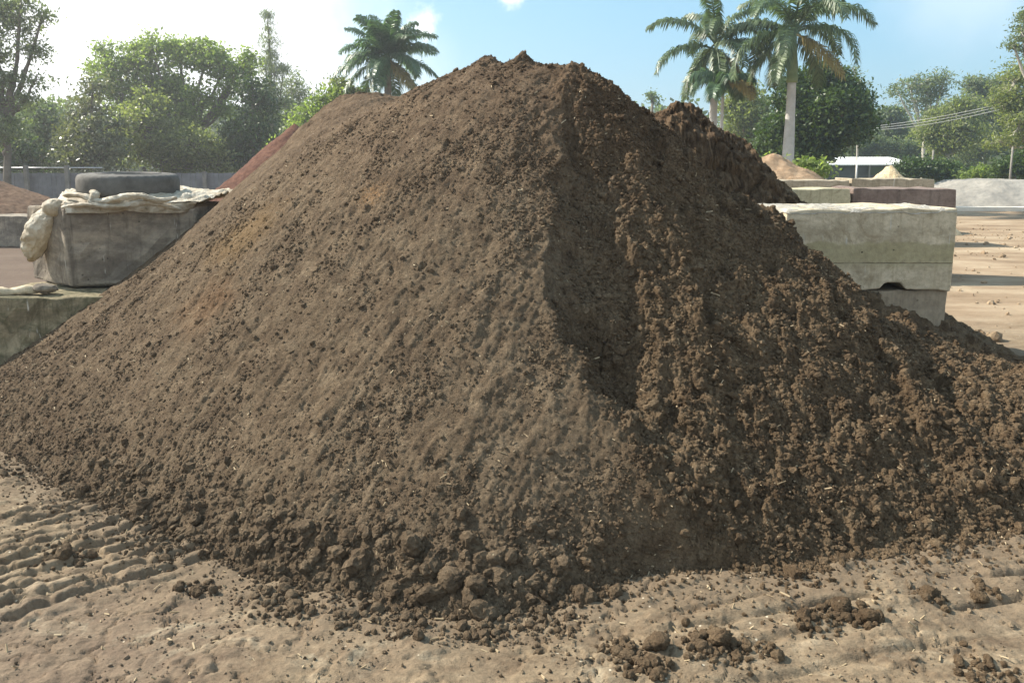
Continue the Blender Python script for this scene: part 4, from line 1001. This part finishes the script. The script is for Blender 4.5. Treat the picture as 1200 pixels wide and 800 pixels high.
palm('single feathery palm rising over the left crest of the heap', 457, 33, 62, 2.2, 3, ringf(rsf, [(5, 80, .7, 0), (7, 58, .78, 12), (8, 30, .82, 30), (7, 0, .8, 8), (6, -30, .8, 30)]), M['frond2'], .17, .5, 2.9, bd=(48, 80), tm='bark', dp=.6)
palm('slender young palm stem just right of the left royal palm', 843, 27, 95, 1, 4, ringf(rsf, [(4, 60, .5, 0), (5, 20, .5, 30)]), M['frond2'], .06, .4, 2.6)

# ---------------------------------------------------------------- poles and power lines
def pole(label, u, vtop, Yd, r, arm=True, m='post'):
    b = at(u, 215, Yd); z = at(u, vtop, Yd)[2]; e = empty('power_pole', (b[0], b[1], 0)); tag(e, label, 'pole')
    mb = MB(); mb.tube([(0, 0, -.1), (0, 0, z*.5), (0, 0, z)], [r, r*.9, r*.75], 10); mb.build('pole_shaft', M[m], e)
    if arm:
        mb = MB(); mb.box((0, -.15, z-.35), (1.8, .1, .12)); mb.build('cross_arm', M[m], e, smooth=False)
        for k in (-.8, -.3, .3, .8):
            mb = MB(); mb.tube([(k, -.15, z-.3), (k, -.15, z-.12)], [.04, .03], 6); mb.build('insulator', M['rail'], e)
    return e, np.array((b[0], b[1], z-.14))
_, pR = pole('tall timber power pole rising through the right hand gums', 1184, 118, 46, .12)
_, pF = pole('far timber power pole hidden behind the dense dark tree', 955, 150, 62, .12)
pole('short grey post before the grey gum trees', 1091, 176, 45, .07, False)
pole('short white post behind the low shrub at the right', 1183, 172, 34, .05, False)
pole('thin steel pole standing before the shed', 1003, 184, 30, .025, False, 'rail')
for k, dx in enumerate((-.8, -.3, .3)):
    a = pF+np.array((dx, -.15, 0)); b = pR+np.array((dx, -.15, 0)); cext = b+(b-a)*1.2
    pts = []
    for (p, q) in ((a, b), (b, cext)):
        for t in np.linspace(0, 1, 24): pts.append(p+(q-p)*t-np.array((0, 0, 1))*1.6*t*(1-t)*(1+.25*k))
    del pts[24]
    mb = MB(); mb.tube(pts, .016, 5, cap=False); o = mb.build('power_line', M['cable'])
    tag(o, ['upper', 'middle', 'lowest sagging'][k]+' grey power line strung between the poles on the right', 'power line', 'power lines on the right')

# ---------------------------------------------------------------- haze
m, nt, out = newmat('haze'); pv = nd(nt, 'ShaderNodeVolumePrincipled'); pv.inputs['Color'].default_value = (.93, .96, 1, 1)
pv.inputs['Density'].default_value = .0019; pv.inputs['Anisotropy'].default_value = .55; nt.links.new(pv.outputs[0], out.inputs['Volume'])
mb = MB(); mb.box((0, 600, 14), (2400, 2000, 32)); o = mb.build('haze', m, smooth=False); tag(o, 'thin bright haze in the air over the yard', 'haze', kind='stuff')

# ---------------------------------------------------------------- light
EL = R(41); sd = np.array((-.93*math.cos(EL), .37*math.cos(EL), math.sin(EL))); sd /= np.linalg.norm(sd)
sun = bpy.data.lights.new('sun', 'SUN'); sun.energy = 4.9; sun.angle = R(.55); sun.color = (1, .92, .80)
so = bpy.data.objects.new('sun', sun); COL.objects.link(so); so.rotation_euler = Vector(-sd).to_track_quat('-Z', 'Y').to_euler(); so.location = (-10, 4, 12)
w = bpy.data.worlds.new('World'); scene.world = w; w.use_nodes = True; nt = w.node_tree
for n in list(nt.nodes): nt.nodes.remove(n)
out = nd(nt, 'ShaderNodeOutputWorld'); bg = nd(nt, 'ShaderNodeBackground'); bg.inputs['Strength'].default_value = .07
sk = nd(nt, 'ShaderNodeTexSky', sky_type='NISHITA'); sk.sun_disc = False; sk.sun_elevation = EL; sk.sun_rotation = math.atan2(sd[0], sd[1]); sk.air_density = 1.2; sk.dust_density = .5; sk.ozone_density = 1.2
g = nd(nt, 'ShaderNodeTexCoord').outputs['Generated']
def dirpx(u, v):
    p = at(u, v, 1.)-np.array((0, 0, CH)); return tuple(p/np.linalg.norm(p))
def cloud(u, v, r0, r1, warp, sc):
    d = nd(nt, 'ShaderNodeVectorMath', operation='DISTANCE'); nt.links.new(g, d.inputs[0]); d.inputs[1].default_value = dirpx(u, v)
    q = math_(nt, 'ADD', d.outputs['Value'], math_(nt, 'MULTIPLY', math_(nt, 'SUBTRACT', noise(nt, g, sc, 8, .6), .5), warp))
    return mapr(nt, q, r1, r0)
cl = cloud(70, 20, .20, .36, .26, 5)
for c in (cloud(-250, -60, .40, .60, .3, 3), cloud(497, 30, .0, .030, .06, 38), cloud(598, -4, .0, .018, .04, 40), math_(nt, 'MULTIPLY', cloud(1150, -30, .0, .12, .10, 9), .35), math_(nt, 'MULTIPLY', cloud(470, 95, .0, .1, .1, 10), .35)):
    cl = math_(nt, 'MAXIMUM', cl, c)
hz = nd(nt, 'ShaderNodeSeparateXYZ'); nt.links.new(g, hz.inputs[0])
# unseen broken cloud added behind the photographer to fill the shade
rear_fill = math_(nt, 'MULTIPLY', mapr(nt, hz.outputs[1], .25, -.15), mapr(nt, noise(nt, g, 2.2, 8, .6), .42, .56))
cl = math_(nt, 'MAXIMUM', cl, math_(nt, 'MULTIPLY', rear_fill, .6))
skc = mixc(nt, 1., sk.outputs[0], (.86, 1.04, 1.07), 'MULTIPLY')
skc = mixc(nt, .6, skc, (2.35, 5.1, 7.2))
skc = mixc(nt, cl, skc, (10.5, 10.6, 10.8))
nt.links.new(skc, bg.inputs[0]); nt.links.new(bg.outputs[0], out.inputs[0])

vs = scene.view_settings; vs.view_transform = 'Standard'; vs.look = 'None'; vs.gamma = 1; vs.exposure = 1.1
try: vs.use_curve_mapping = False
except Exception: pass
scene.render.engine = 'CYCLES'; scene.render.resolution_x = 1024; scene.render.resolution_y = 682
